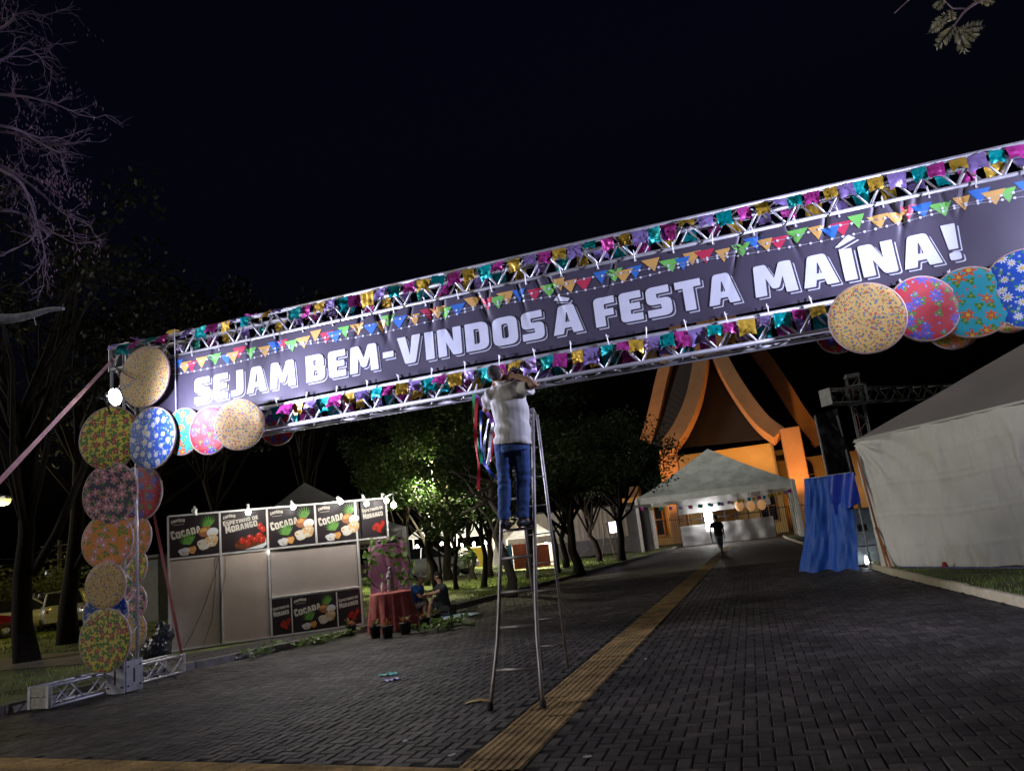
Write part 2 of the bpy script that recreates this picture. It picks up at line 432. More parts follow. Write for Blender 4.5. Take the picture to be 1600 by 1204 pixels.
# kerbs: stones about 0.8 m long
def kerb(name, poly, y0, y1, m, side, h=.13, w=.12):
    base = None; y = y0; root = None; first = True
    while y < y1:
        yb = min(y+.8, y1); a = Vector((pl(poly, y), y, 0)); b = Vector((pl(poly, yb), yb, 0))
        c = (a+b)/2; d = b-a; ln = d.length; rz = math.atan2(d.y, d.x)
        nrm = Vector((-d.y, d.x, 0)).normalized()*side
        hh = h+rr.uniform(-.008, .008); mb = MB(); mb.bbox(c+nrm*w/2+Vector((0, 0, hh/2-.03)), (ln-.008, w, hh+.06), .014, rz)
        o = mb.build(name if root is None else 'kerb_stone', m, root)
        if root is None: root = struct(o)
        y = yb
    return root
kerb('left_kerb', LK, 2, 60, KERB, 1, .13)
kerb('right_kerb', RK, 4, 56, KERBY, -1, .12, .1)

# lawns: gently rising ground on both sides
def sm(a, b, t): t = max(0, min(1, (t-a)/(b-a))); return t*t*(3-2*t)
def LZ(x, y):
    d = pl(LK, min(max(y, -6), 62))-x
    z = .11+.03*noise.noise(Vector((x*.3, y*.3, 0)))*sm(.3, 2, d)
    z += .45*sm(1, 13, d)*sm(17, 27, y)*(1-sm(14, 24, -x-y*.2))
    return z
def lawn_l(u, v):
    y = -4+v*70; d = .1+(u**2.2)*70; x = pl(LK, min(y, 62))-d
    return (x, y, LZ(x, y))
o = struct(MB().grid(lawn_l, 60, 140).build('left_lawn', LAWN, smooth=True))
def lawn_r(u, v):
    y = 0+v*66; d = .09+(u**2)*40; x = pl(RK, min(max(y, -6), 62))+d
    return (x, y, .09+.02*noise.noise(Vector((x*.4, y*.4, 3))))
struct(MB().grid(lawn_r, 40, 80).build('right_lawn', LAWN, smooth=True))
# worn footpath crossing the lawn on the left
PATH = mat('footpath', (.2, .165, .12), .9, var=.4, vs=2.5, bump=.4, bs=30)
pa, pb = G(-60, 1045, .12), G(100, 985, .12)
def path_fn(u, v):
    p = Vector((-26, 13.2, 0)).lerp(Vector((-13.0, 14.6, 0)), u); p.y += (v-.5)*2.6+.5*math.sin(u*5)
    return (p.x, p.y, LZ(p.x, p.y)+.012)
struct(MB().grid(path_fn, 24, 6).build('footpath', PATH, smooth=True))
BED = mat('gravel_bed', (.05, .046, .042), .95, var=.5, vs=14, bump=.8, bs=60)
def bed_fn(u, v):
    y = 11.4+v*10; w = 1.0+1.1*sm(13, 15.5, y)*(1-sm(17, 20, y))+.9*(1-sm(11.5, 14.5, y)); x = pl(LK, y)-.11-u*w; return (x, y, LZ(x, y)+.012)
struct(MB().grid(bed_fn, 8, 40).build('gravel_bed', BED, smooth=True))
# gravel strip in front of the booth and behind the kerb
GRAV = mat('gravel', (.1, .095, .09), .9, var=.5, vs=40, island=.5)
mb = MB()
for k in range(2600):
    y = rr.uniform(11.8, 21); d = rr.uniform(.14, 1.1 if y < 15 else 1.6)
    x = pl(LK, y)-d; s = rr.uniform(.008, .024); z = LZ(x, y)
    mb.add([(x+s, y, z), (x-s*.5, y+s*.9, z), (x-s*.6, y-s*.8, z), (x+s*.1, y, z+s*1.1)], [(0, 1, 3), (1, 2, 3), (2, 0, 3)])
stuff(mb.build('gravel', GRAV), 'dark gravel strip behind the left kerb', 'gravel')
# grass blades
GRASS = mat('grass_blades', (.19, .26, .06), .8, var=.4, vs=.8, island=.45)
mb = MB()
def blade(x, y, z, h, s):
    a = rr.uniform(0, 6.28); lx, ly = math.cos(a)*s, math.sin(a)*s; bx, by = rr.uniform(-1, 1)*h*.5, rr.uniform(-1, 1)*h*.5
    mb.add([(x-lx, y-ly, z-.01), (x+lx, y+ly, z-.01), (x+bx, y+by, z+h)], [(0, 1, 2)])
n = 0
while n < 46000:
    if rr.random() < .62: y = rr.uniform(19, 50); x = pl(LK, y)-.15-(rr.random()**1.3)*19
    else: y = rr.uniform(9, 32); x = pl(LK, y)-.3-(rr.random()**1.1)*26
    if noise.noise(Vector((x*.35, y*.35, 5))) < -.18+.15*rr.random(): continue
    if y < 21 and pl(LK, y)-x < (1.4 if y > 13 else .4): continue
    if -26 < x < -13 and abs(y-(13.2+(x+26)/13*1.4)) < 1.3: continue
    D = math.hypot(x, y)
    blade(x, y, LZ(x, y), rr.uniform(.03, .09), .004+D*.0004); n += 1
n = 0
while n < 6000:
    y = rr.uniform(8, 24); x = pl(RK, y)+.12+rr.random()**1.5*4
    blade(x, y, .09, rr.uniform(.03, .07), .008); n += 1
stuff(mb.build('grass', GRASS), 'short patchy green grass on the lawns beside the road', 'grass')

# ================================================================== ENTRANCE ARCH
FY, BY = 9.42, 9.78            # front and rear chord planes
XL, XR = -9.53, 4.65
ZU0, ZU1, ZB0, ZB1 = 5.03, 5.39, 3.60, 3.93
arch = thing('entrance_arch', 'wide aluminium lattice entrance arch spanning the paved road', 'arch', (XL, FY, 0))
def tube_mesh(name, ln, r, m, seg=8):
    return MB().tube([(0, 0, 0), (0, 0, ln)], r, seg).mesh(name, m, True)
def lay(name, a, b, r, m, parent, seg=8, cache={}):
    a = Vector(a); b = Vector(b); d = b-a; k = (round(d.length, 3), r, m.name, seg)
    if k not in cache: cache[k] = tube_mesh(name, d.length, r, m, seg)
    M = Matrix.Translation(a) @ d.to_track_quat('Z', 'Y').to_matrix().to_4x4()
    return inst(name, cache[k], parent, M)
def box_truss(name, p0, ax, ln, e1, e2, w1, w2, bay, rc=.03, rbr=.015, parent=None, m=ALU, alt=True, mid=True):
    """p0 corner; ax direction; e1, e2 cross directions; chords joined in one part, braces each a sub-part"""
    p0, ax, e1, e2 = Vector(p0), Vector(ax), Vector(e1), Vector(e2)
    mb = MB(); corners = [p0, p0+e1*w1, p0+e1*w1+e2*w2, p0+e2*w2]
    for c in corners: mb.tube([c, c+ax*ln], rc, 10)
    body = mb.build(name, m, parent, True)
    n = int(round(ln/bay)); bay = ln/n
    for (ca, cb) in ((0, 1), (3, 2)):
        for k in range(n):
            a, b = (corners[ca], corners[cb]) if k % 2 == 0 else (corners[cb], corners[ca])
            lay('brace', a+ax*(k*bay), b+ax*((k+1)*bay), rbr, m, body, 6)
    if mid:
        mb = MB()
        for (ca, cb) in ((0, 3), (1, 2)):
            for k in range(n):
                a, b = (corners[ca], corners[cb]) if k % 2 == 0 else (corners[cb], corners[ca])
                mb.tube([a+ax*(k*bay), b+ax*((k+1)*bay)], rbr*.9, 6)
        stuff(mb.build('cross_bracing', m, body, True))
    return body
X_, Y_, Z_ = Vector((1, 0, 0)), Vector((0, 1, 0)), Vector((0, 0, 1))
box_truss('upper_truss', (XL, FY, ZU0), X_, XR-XL, Z_, Y_, ZU1-ZU0, BY-FY, .24, parent=arch)
box_truss('lower_truss', (XL+.34, FY, ZB0), X_, XR-XL-.68, Z_, Y_, ZB1-ZB0, BY-FY, .24, parent=arch)
for x0 in (XL, XR-.34):
    box_truss('post', (x0, FY, .12), Z_, 5.27, X_, Y_, .25, .25, .28, rc=.026, rbr=.012, parent=arch)
    # corner block with bolt slots
    mb = MB()
    for s in (-.035, .3):
        mb.box((x0+s, (FY+BY)/2, (ZU0+ZU1)/2+.012), (.012, .42, .45)); 
    mb.box((x0+.17, (FY+BY)/2, ZU1+.035), (.42, .42, .012))
    mb.build('corner_block', ALU, arch)
    # base sleeve and ground truss
    mb = MB(); mb.bbox((x0+.125, FY-.04, .24), (.34, .03, .46), .006); mb.bbox((x0+.125, FY+.3, .24), (.34, .03, .46), .006)
    mb.box((x0-.045, FY+.13, .24), (.02, .3, .44)); mb.box((x0+.295, FY+.13, .24), (.02, .3, .44))
    sl = mb.build('base_sleeve', mat('sleeve_metal', (.5, .5, .55), .45, .6, var=.2), arch)
    mb = MB()
    for (dx, dz) in ((-.13, .1), (-.13, .38), (.13, .1), (.13, .38)):
        mb.tube([(x0+.125+dx, FY-.05, dz), (x0+.125+dx, FY-.07, dz)], .014, 6)
        mb.tube([(x0+.3, FY+.13+dx*.9, dz), (x0+.32, FY+.13+dx*.9, dz)], .014, 6)
    mb.build('bolt', BLACK, sl)
    mb = MB(); mb.box((x0+.125, FY-.0575, .24), (.03, .006, .2)); mb.box((x0+.3075, FY+.13, .24), (.006, .03, .2)); mb.build('slot', BLACK, sl)
    bx = x0-.42 if x0 < 0 else x0+.42
    bt = box_truss('base_truss', (bx-.02, 8.46, .04), Y_, 2.6, X_, Z_, .33, .27, .24, rc=.022, rbr=.012, parent=arch, mid=False)
    for s in (0, .33):
        for k in range(9):
            z0, z1 = (.04, .31) if k % 2 == 0 else (.31, .04)
            lay('brace', (bx-.02+s, 8.5+k*.285, z0), (bx-.02+s, 8.5+(k+1)*.285, z1), .013, ALU, bt, 6)
    for yy in (8.46, 11.06):
        mb = MB(); mb.bbox((bx+.145, yy, .105), (.4, .05, .14), .01); mb.bbox((bx+.145, yy, .255), (.4, .05, .13), .01)
        mb.build('end_plate', mat('scuffed_plate', (.4, .37, .32), .6, .3, var=.35, vs=14), bt)
        mb = MB(); mb.box((bx-.02, yy, .18), (.05, .06, .3)); mb.box((bx+.31, yy, .18), (.05, .06, .3)); mb.build('end_frame', ALU, bt)

# ------------------------------------------------------------------ banner
BX0, BX1, BZ0, BZ1 = -8.95, 4.2, 3.985, 4.99
PY = FY-.055
folds = []
rb_ = random.Random(11)
for px in (330, 385, 430, 560, 585, 610, 640, 672, 690, 735, 755, 800, 830, 850, 955, 1160, 1190, 1235, 1300, 1380, 1405, 1430, 1450, 1490, 1530):
    xx = ONY(px, 450 if px < 700 else 380, PY).x
    folds.append((xx, rb_.uniform(-.45, .35), rb_.uniform(.014, .03), rb_.uniform(.2, .42), rb_.uniform(.02, .045)))
def bdisp(x, z):
    t = BZ1-z; d = 0
    for (x0, sl, w, ln, a) in folds:
        if abs(x-x0) > .7: continue
        c = x-x0-sl*t; d += a*math.exp(-(c/(w*(1+1.5*t)))**2)*math.exp(-(t/ln)**2)
    d += .014*noise.noise(Vector((x*.9, z*1.3, 1)))+.006*noise.noise(Vector((x*3.1, z*2.2, 4)))
    d += .03*math.exp(-((z-BZ0)/.06)**2)*abs(noise.noise(Vector((x*2.2, 0, 9))))
    return d+.02*math.sin(max(0, min(1, t))*math.pi)
def btop(x): return BZ1+.015*math.sin(x*4.1)*.6
def bpt(x, z, off=0.0): return (x, PY+bdisp(x, z)-off, z)
BANNER = mat('banner_cloth', (.06, .051, .082), .5, var=.12, vs=.5, spec=.45)
banner = thing('welcome_banner', 'dark printed banner reading SEJAM BEM-VINDOS À FESTA MAÍNA! tied between the arch trusses', 'banner', (BX0, PY, BZ0))
MB().grid(lambda u, v: bpt(BX0+(BX1-BX0)*u, BZ0+(BZ1-BZ0)*v), 760, 30).build('cloth', BANNER, banner, True)
# glyphs, unit cap height: (width, [outer, hole, ...]); a point is (x, y) or (x, y, corner radius)
GL = {
 'S': (.66, [[(0, 0), (.66, 0, .2), (.66, .6, .2), (.28, .6, .05), (.28, .76), (.63, .76), (.63, 1), (0, 1, .2), (0, .4, .2), (.38, .4, .05), (.38, .24), (0, .24)]]),
 'E': (.6, [[(0, 0, .14), (.6, 0), (.6, .24), (.28, .24), (.28, .39), (.55, .39), (.55, .61), (.28, .61), (.28, .76), (.6, .76), (.6, 1), (0, 1, .14)]]),
 'J': (.5, [[(0, 0), (.5, 0, .26), (.5, 1), (.22, 1), (.22, .24, .05), (0, .24)]]),
 'A': (.8, [[(0, 0), (.2, 1, .1), (.6, 1, .1), (.8, 0), (.53, 0), (.49, .2), (.31, .2), (.27, 0)], [(.34, .4), (.46, .4), (.41, .74), (.39, .74)]]),
 'M': (1.0, [[(0, 0), (.06, 1, .06), (.34, 1, .05), (.5, .52), (.66, 1, .05), (.94, 1, .06), (1, 0), (.73, 0), (.70, .55), (.58, .18, .06), (.42, .18, .06), (.30, .55), (.27, 0)]]),
 'B': (.68, [[(0, 0), (.68, 0, .22), (.68, .53, .13), (.58, .53, .01), (.64, .56, .04), (.64, 1, .2), (0, 1)], [(.27, .2), (.42, .2, .05), (.42, .41, .05), (.27, .41)], [(.27, .6), (.39, .6, .05), (.39, .8, .05), (.27, .8)]]),
 '-': (.4, [[(.02, .36), (.38, .36), (.38, .58), (.02, .58)]]),
 'V': (.78, [[(.22, 0, .05), (.56, 0, .05), (.78, 1), (.5, 1), (.39, .3), (.28, 1), (0, 1)]]),
 'I': (.28, [[(0, 0), (.28, 0), (.28, 1), (0, 1)]]),
 'N': (.76, [[(0, 0), (0, 1, .05), (.3, 1, .08), (.5, .5), (.5, 1), (.76, 1), (.76, 0, .06), (.47, 0, .08), (.27, .5), (.27, 0)]]),
 'D': (.72, [[(0, 0), (.72, 0, .27), (.72, 1, .27), (0, 1)], [(.27, .23), (.44, .23, .08), (.44, .77, .08), (.27, .77)]]),
 'O': (.76, [[(0, 0, .25), (.76, 0, .25), (.76, 1, .25), (0, 1, .25)], [(.28, .24, .08), (.48, .24, .08), (.48, .76, .08), (.28, .76, .08)]]),
 'F': (.58, [[(0, 0), (.28, 0), (.28, .35), (.53, .35), (.53, .58), (.28, .58), (.28, .76), (.58, .76), (.58, 1), (0, 1, .16)]]),
 'T': (.68, [[(.2, 0), (.48, 0), (.48, .76), (.68, .76), (.68, 1), (0, 1), (0, .76), (.2, .76)]]),
 '!': (.3, [[(.05, .34), (.25, .34), (.3, 1.12), (0, 1.12)], 'new', [(.03, 0, .06), (.27, 0, .06), (.27, .24, .06), (.03, .24, .06)]]),
 'C': (.64, [[(0, 0, .25), (.62, 0, .08), (.62, .3), (.36, .3), (.36, .24), (.28, .24, .03), (.28, .76, .03), (.36, .76), (.36, .68), (.64, .68), (.64, 1, .08), (0, 1, .25)]]),
 'P': (.66, [[(0, 0), (.28, 0), (.28, .3), (.66, .3, .2), (.66, 1, .2), (0, 1)], [(.28, .52), (.4, .52, .04), (.4, .78, .04), (.28, .78)]]),
 'R': (.7, [[(0, 0), (.26, 0), (.26, .32), (.36, .32), (.44, 0), (.72, 0), (.6, .38), (.68, .44, .05), (.68, 1, .2), (0, 1)], [(.26, .54), (.41, .54, .04), (.41, .78, .04), (.26, .78)]]),
 'H': (.72, [[(0, 0), (.27, 0), (.27, .38), (.45, .38), (.45, 0), (.72, 0), (.72, 1), (.45, 1), (.45, .62), (.27, .62), (.27, 1), (0, 1)]]),
 'G': (.7, [[(0, 0, .25), (.68, 0, .08), (.68, .55), (.36, .55), (.36, .36), (.42, .36), (.42, .24), (.28, .24, .03), (.28, .76, .03), (.4, .76), (.4, .7), (.68, .7), (.68, 1, .1), (0, 1, .25)]]),
}
for k, b_, ac in (('À', 'A', [(.1, 1.22), (.2, 1.36), (.54, 1.2), (.48, 1.1)]), ('Í', 'I', [(-.08, 1.1), (.0, 1.08), (.42, 1.28), (.27, 1.42)]), ('Ó', 'O', [(.2, 1.08), (.38, 1.08), (.62, 1.36), (.4, 1.36)])):
    GL[k] = (GL[b_][0], GL[b_][1]+['new', ac])
def round_poly(pts):
    out = []; n = len(pts)
    for i, p in enumerate(pts):
        r = p[2] if len(p) > 2 else .018; P = Vector(p[:2]); a = Vector(pts[i-1][:2])-P; b = Vector(pts[(i+1) % n][:2])-P
        r = min(r, a.length*.48, b.length*.48); A = P+a.normalized()*r; B = P+b.normalized()*r
        k = 5 if r > .06 else 2
        for q in range(k+1):
            t = q/k; out.append(A*(1-t)**2+P*2*t*(1-t)+B*t*t)
    return out
def glyph_polys(ch):
    groups = [[]]
    for e in GL[ch][1]:
        if e == 'new': groups.append([])
        else: groups[-1].append([Vector((p.x, p.y, 0)) for p in round_poly(e)])
    return groups
def glyph_tris(ch):
    vs, fs = [], []
    for gr in glyph_polys(ch):
        tr = tessellate_polygon(gr); o = len(vs); vs += [p for lo in gr for p in lo]; fs += [tuple(i+o for i in t) for t in tr]
    return vs, fs
def word_layout(w, gap=.09, space=.3):
    x = 0; out = []
    for ch in w:
        if ch == ' ': x += space; continue
        out.append((ch, x)); x += GL[ch][0]+gap
    return out, x-gap
LETTER = mat('banner_letter', (.66, .69, .8), .45, var=.05)
def banner_letter(ch, x, z, sx, sz, off, m, parent, name, grow=0.0):
    vs, fs = glyph_tris(ch)
    bm = bmesh.new(); bv = [bm.verts.new((x+p.x*sx, 0, z+p.y*sz)) for p in vs]
    for f in fs:
        try: bm.faces.new([bv[i] for i in f])
        except ValueError: pass
    w = GL[ch][0]*sx
    xx = x-.03
    while xx < x+w+.03:
        bmesh.ops.bisect_plane(bm, geom=bm.verts[:]+bm.edges[:]+bm.faces[:], plane_co=(xx, 0, 0), plane_no=(1, 0, 0)); xx += .02
    zz = z
    while zz < z+sz*1.4:
        bmesh.ops.bisect_plane(bm, geom=bm.verts[:]+bm.edges[:]+bm.faces[:], plane_co=(0, 0, zz), plane_no=(0, 0, 1)); zz += .05
    for v in bm.verts: v.co = Vector(bpt(v.co.x, v.co.z, off))
    for f in bm.faces:
        f.normal_update()
        if f.normal.y > 0: f.normal_flip()
    me = bpy.data.meshes.new(name); bm.to_mesh(me); bm.free(); me.materials.append(m)
    o = bpy.data.objects.new(name, me); col.objects.link(o); attach(o, parent); return o
for (w, x0, x1) in (('SEJAM', -7.87, -6.06), ('BEM-VINDOS', -5.88, -2.2), ('À', -2.08, -1.67), ('FESTA', -1.5, .34), ('MAÍNA!', .52, 2.83)):
    lo, tot = word_layout(w, .13); sx = (x1-x0)/tot
    for ch, x in lo:
        sz = .4; zb = 4.15+.004*(x0+x*sx)*-1
        banner_letter(ch, x0+x*sx+.036, zb-.036, sx, sz, .004, LETTER, banner, 'letter_outline')
        banner_letter(ch, x0+x*sx+.024, zb-.024, sx, sz, .006, BANNER, banner, 'letter_gap')
        banner_letter(ch, x0+x*sx, zb, sx, sz, .008, LETTER, banner, 'letter')
# printed pennants and fairy lights along the banner's upper edge
PCOL = {'o': (.62, .36, .1), 'b': (.03, .16, .55), 'g': (.16, .5, .1), 'r': (.5, .03, .08)}
PM = {k: mat('print_'+k, v, .5, var=.08) for k, v in PCOL.items()}
seq = ['b', 'o', 'g', 'b', 'o', 'r', 'o', 'g', 'b', 'o', 'r', 'g', 'o', 'b', 'r', 'g', 'o', 'o', 'r', 'b', 'g', 'o']
x = BX0+.15; k = 0
def flat_print(poly, off, m, parent, name):
    mb = MB(); mb.grid(lambda u, v: bpt(*poly(u, v), off), 4, 4); return mb.build(name, m, parent)
while x < BX1-.2:
    c = seq[k % len(seq)]; dz = .05+.075*abs(math.sin(k*.9+.4)); w = .115+.02*math.sin(k*2.1); h = .17; tw = .015*math.sin(k*1.7)
    zt = BZ1-dz
    o = flat_print(lambda u, v: (x+(u-.5)*2*w*(1-.97*v)+tw*v+.02*v*math.sin(k), zt-h*v), .004+.002*(k % 2), PM[c], banner, 'printed_pennant')
    x += .17+.055*math.sin(k*1.3)+.01; k += 1
for (ph, z0) in ((0, .22), (1.6, .13)):
    mb = MB(); dots = MB(); n = 420
    for i in range(n):
        xa, xb = BX0+.1+(BX1-BX0-.2)*i/n, BX0+.1+(BX1-BX0-.2)*(i+1)/n
        f = lambda xx: BZ1-z0-.07*abs(math.sin(xx*1.05+ph))
        za, zb = f(xa), f(xb)
        mb.add([bpt(xa, za-.003, .009), bpt(xb, zb-.003, .009), bpt(xb, zb+.003, .009), bpt(xa, za+.003, .009)], [(0, 1, 2, 3)])
        if i % 4 == 0:
            q = [bpt(xa+.016*math.cos(a*math.pi/4), za+.016*math.sin(a*math.pi/4), .011) for a in range(8)]; dots.add(q, [tuple(range(8))])
    mb.build('printed_wire', mat('print_wire', (.35, .34, .4), .5), banner); stuff(dots.build('printed_bulbs', LETTER, banner))
# cable ties, eyelets
TIE = mat('nylon_tie', (.8, .8, .82), .4)
tie = MB().tube([(0, 0, -.05), (0, -.01, 0), (0, 0, .085)], .006, 5).tube([(0, -.012, -.02), (.004, -.03, .03), (.0, -.035, .09)], .004, 4)
tme = tie.mesh('cable_tie', TIE); eye = MB().lathe([(.0, -.002), (.014, -.003), (.016, .0)], seg=10, axis='Y').mesh('eyelet', ALU)
nt_ = 27
for i in range(nt_):
    xx = BX0+.06+(BX1-BX0-.12)*i/(nt_-1)
    for z, zz in ((BZ1, ZU0), (BZ0, ZB1)):
        local_ = inst('cable_tie', tme, banner, Matrix.Translation((xx, PY-.004, (z+zz)/2-.01)) @ Matrix.Rotation(rb_.uniform(-.2, .2), 4, 'Y'))
        inst('eyelet', eye, banner, Matrix.Translation((xx+.004, bpt(xx, z)[1]-.003, z+(-.03 if z == BZ1 else .03))))
inst('hanging_cord', MB().tube([(0, 0, 0), (0, 0, 1.5)], .007, 5).mesh('hanging_cord', TIE), banner, Matrix.Translation((ONY(277, 640, PY).x, PY-.03, 3.95)))

# ------------------------------------------------------------------ foil bunting
FCOL = [('teal', (.0, .36, .36)), ('magenta', (.58, .06, .36)), ('gold', (.62, .4, .05)), ('lilac', (.36, .26, .62))]
FM = {n: mat('foil_'+n, c, .33, .45, var=.12, vs=9) for n, c in FCOL}
fme = {}
rf = random.Random(5)
for n, c in FCOL:
    for v in range(5):
        cut = rf.uniform(.0, .055); tw = rf.uniform(-.5, .5); seed = rf.uniform(0, 50); lift = rf.choice([0, 0, .15, .5])
        def fn(u, w, cut=cut, tw=tw, seed=seed, lift=lift):
            x_ = (u-.5)*.19*(1-.1*w); z_ = -w*(.195-cut*(1-abs(2*u-1)))
            nn = noise.noise(Vector((u*3.3+seed, w*3.3, 0)))*.032*w+noise.noise(Vector((u*7+seed, w*7, 3)))*.022*min(1, w*3)
            a = tw*w*(u-.5); y_ = -.01-.05*lift*w*math.sin(u*3)+nn+a*.12
            return (x_+noise.noise(Vector((u*4, w*4, seed)))*.01*w, y_, z_*(1-.25*lift))
        fme[n, v] = MB().grid(fn, 8, 8).mesh('foil_flag', FM[n], True)
def garland(label, x0, x1, y, z, back=False, step=.195, wild=0):
    t = thing('foil_garland', label, 'bunting', (x0, y, z), group='foil bunting tied to the arch')
    MB().tube([(lerp(x0, x1, i/80), y, z+.008*math.sin(i*1.7)) for i in range(81)], .004, 4).build('string', TIE, t)
    x = x0+.1; k = rf.randrange(4)
    while x < x1-.05:
        n = FCOL[k % 4][0]; M = Matrix.Translation((x, y-.005, z+.004)) @ Matrix.Rotation(rf.uniform(-.12, .12), 4, 'Y') @ Matrix.Rotation(rf.choice([rf.uniform(-.25, .2), rf.uniform(-.7, .35)]) if not wild else rf.uniform(-1.6, .3), 4, 'X') @ Matrix.Rotation(rf.uniform(-.25, .25), 4, 'Z')
        s = rf.uniform(.85, 1.2); inst('foil_flag', fme[n, rf.randrange(5)], t, M @ Matrix.Scale(s, 4))
        x += step+rf.uniform(-.03, .05); k += 1 if rf.random() < .9 else 2
garland('teal, magenta, gold and lilac foil flags along the front of the upper truss', -6.1, 4.4, FY-.03, ZU1-.035)
garland('wind-blown foil flags at the left end of the upper truss, above the floodlight', XL+.05, -6.1, FY-.035, ZU1+.005, wild=1)
garland('dim foil flags along the rear of the upper truss, behind the braces', XL+.3, 4.4, BY+.04, ZU1-.03, step=.3)
garland('foil flags along the front of the lower truss, under the banner lettering', -6.5, 1.35, FY-.035, ZB1-.03)
garland('foil flags along the rear of the lower truss, seen through its braces', -6.5, 1.7, BY+.04, ZB1-.04, step=.23)

# ------------------------------------------------------------------ cloth-covered discs
CH_ = {
 'gold': chita('chita_gold', (.58, .38, .12), [(19, (.42, .03, .03), (.65, .5, .2), .3, 0, 1), (22, (.02, .1, .25), (.5, .45, .25), .3, 0, 2), (23, (.03, .14, .03), (.6, .5, .2), .25, 0, 3)]),
 'yellow': chita('chita_yellow', (.6, .48, .06), [(10, (.06, .2, .03), (.1, .25, .04), .5, 3, 1), (13, (.03, .1, .03), (.3, .3, .05), .36, 2, 5), (6, (.38, .005, .08), (.6, .25, .04), .36, 5, 2)]),
 'blue': chita('chita_blue', (.008, .07, .42), [(11, (.06, .26, .05), (.2, .4, .1), .26, 3, 3), (6.5, (.75, .78, .8), (.6, .42, .04), .36, 9, 1), (12, (.55, .62, .78), (.6, .45, .1), .2, 6, 2)]),
 'turquoise': chita('chita_turquoise', (.012, .3, .38), [(6.5, (.05, .22, .02), (.2, .3, .05), .34, 3, 4), (4.6, (.58, .1, .015), (.6, .35, .03), .36, 6, 1), (8, (.45, .015, .02), (.6, .3, .05), .17, 5, 2)]),
 'red': chita('chita_red', (.4, .004, .015), [(6, (.04, .2, .03), (.3, .3, .05), .32, 3, 4), (4.4, (.025, .08, .5), (.2, .06, .4), .36, 8, 1), (8, (.06, .16, .55), (.6, .5, .1), .17, 5, 2)]),
 'rose': chita('chita_rose', (.05, .05, .07), [(7, (.08, .24, .06), (.3, .3, .05), .42, 3, 4), (6.5, (.7, .26, .3), (.75, .5, .45), .54, 6, 1), (8, (.55, .24, .18), (.45, .06, .06), .26, 5, 2)]),
 'orange': chita('chita_orange', (.68, .24, .03), [(7, (.2, .28, .03), (.3, .3, .05), .42, 3, 4), (6, (.75, .3, .3), (.8, .6, .5), .46, 7, 1), (8, (.45, .04, .03), (.6, .4, .1), .15, 5, 2)]),
}
RIM = mat('hoop_rim', (.42, .3, .26), .6)
rd = random.Random(21)
def disc(cx, cy, w, h, cloth, Y, label, rz=None, tilt=0.0, grp='flowered cloth discs on the arch'):
    c = ONY(cx, cy, Y); D = DEP(c); r = max(w, h)/2*D/CF*1.06
    if rz is None: rz = 0.0
    t = bpy.data.objects.new('cloth_disc', None); col.objects.link(t); tag(t, label, 'disc', grp)
    t.matrix_basis = Matrix.Translation(c) @ Matrix.Rotation(rz, 4, 'Z') @ Matrix.Rotation(tilt, 4, 'X')
    n = 40; vs = []; seed = rd.uniform(0, 99); mb = MB()
    def fn(u, v):
        a = u*2*math.pi; rr_ = v*r; y = -.018+.005*noise.noise(Vector((rr_*math.cos(a)*4+seed, rr_*math.sin(a)*4, 0)))+.004*math.sin(rr_*math.cos(a+seed)*22)*max(0, noise.noise(Vector((rr_*math.cos(a)*3+seed, rr_*math.sin(a)*3, 4))))*2
        y += .008*math.sin(a*9+seed)*max(0, v-.75)*4*(.4+noise.noise(Vector((math.cos(a)*2+seed, math.sin(a)*2, 5))))
        if v > .999: y = -.008
        return (rr_*math.cos(a), y, rr_*math.sin(a))
    mb.grid(fn, n, 9); me = mb.mesh('cloth', CH_[cloth], True); local('cloth', me, t)
    mb = MB(); mb.lathe([(r-.014, -.012), (r+.002, -.012), (r+.004, -.004), (r+.003, .016), (r-.006, .02), (r-.012, .018)], seg=n, axis='Y'); local('hoop', mb.mesh('hoop', RIM, True), t)
    mb = MB()
    for a in (.3, 1.35, 2.4): mb.tube([(r*math.cos(a), .022, r*math.sin(a)), (-r*math.cos(a), .022, -r*math.sin(a))], .012, 5)
    local('spoke', mb.mesh('spoke', RIM), t)
    mb = MB(); mb.lathe([(0, .006), (r-.012, .006)], seg=n, axis='Y'); local('backing', mb.mesh('backing', CH_[cloth]), t)
    return t
F = 9.28
disc(226, 588, 62, 92, 'gold', 9.2, 'gold speckled disc glaring in the white floodlight at the arch corner', R(-2))
disc(171, 684, 78, 94, 'yellow', 9.2, 'large yellow disc with magenta flowers directly below the white floodlight', R(12))
disc(237, 684, 58, 92, 'blue', 9.24, 'blue disc with white daisies hanging at the left arch corner', R(-4))
disc(286, 674, 44, 70, 'turquoise', 9.3, 'narrow turquoise disc with red flowers, third below the banner\'s left end', R(-4))
disc(328, 672, 50, 72, 'red', 9.26, 'red disc with blue flowers beside the creased gold disc', R(0))
disc(374, 663, 60, 76, 'gold', 9.16, 'creased gold disc covering the left end of the lower truss', R(12), R(4))
disc(434, 668, 52, 46, 'red', 9.95, 'red flowered disc half hidden behind the lower truss, left side', R(10))
disc(172, 770, 72, 90, 'rose', 9.2, 'dark disc with pink roses on the left post, under the yellow disc', R(8))
disc(218, 770, 44, 82, 'red', 9.95, 'red and blue flowered disc behind the left post, upper', R(0))
disc(168, 845, 66, 82, 'orange', 9.2, 'orange disc with pink flowers halfway up the left post', R(10))
disc(208, 838, 44, 66, 'orange', 9.95, 'orange disc behind the left post at mid height', R(0))
disc(165, 914, 54, 68, 'gold', 9.16, 'small gold speckled disc low on the left post', R(6))
disc(205, 884, 36, 58, 'yellow', 9.95, 'yellow and green disc behind the left post, over the pink one', R(0))
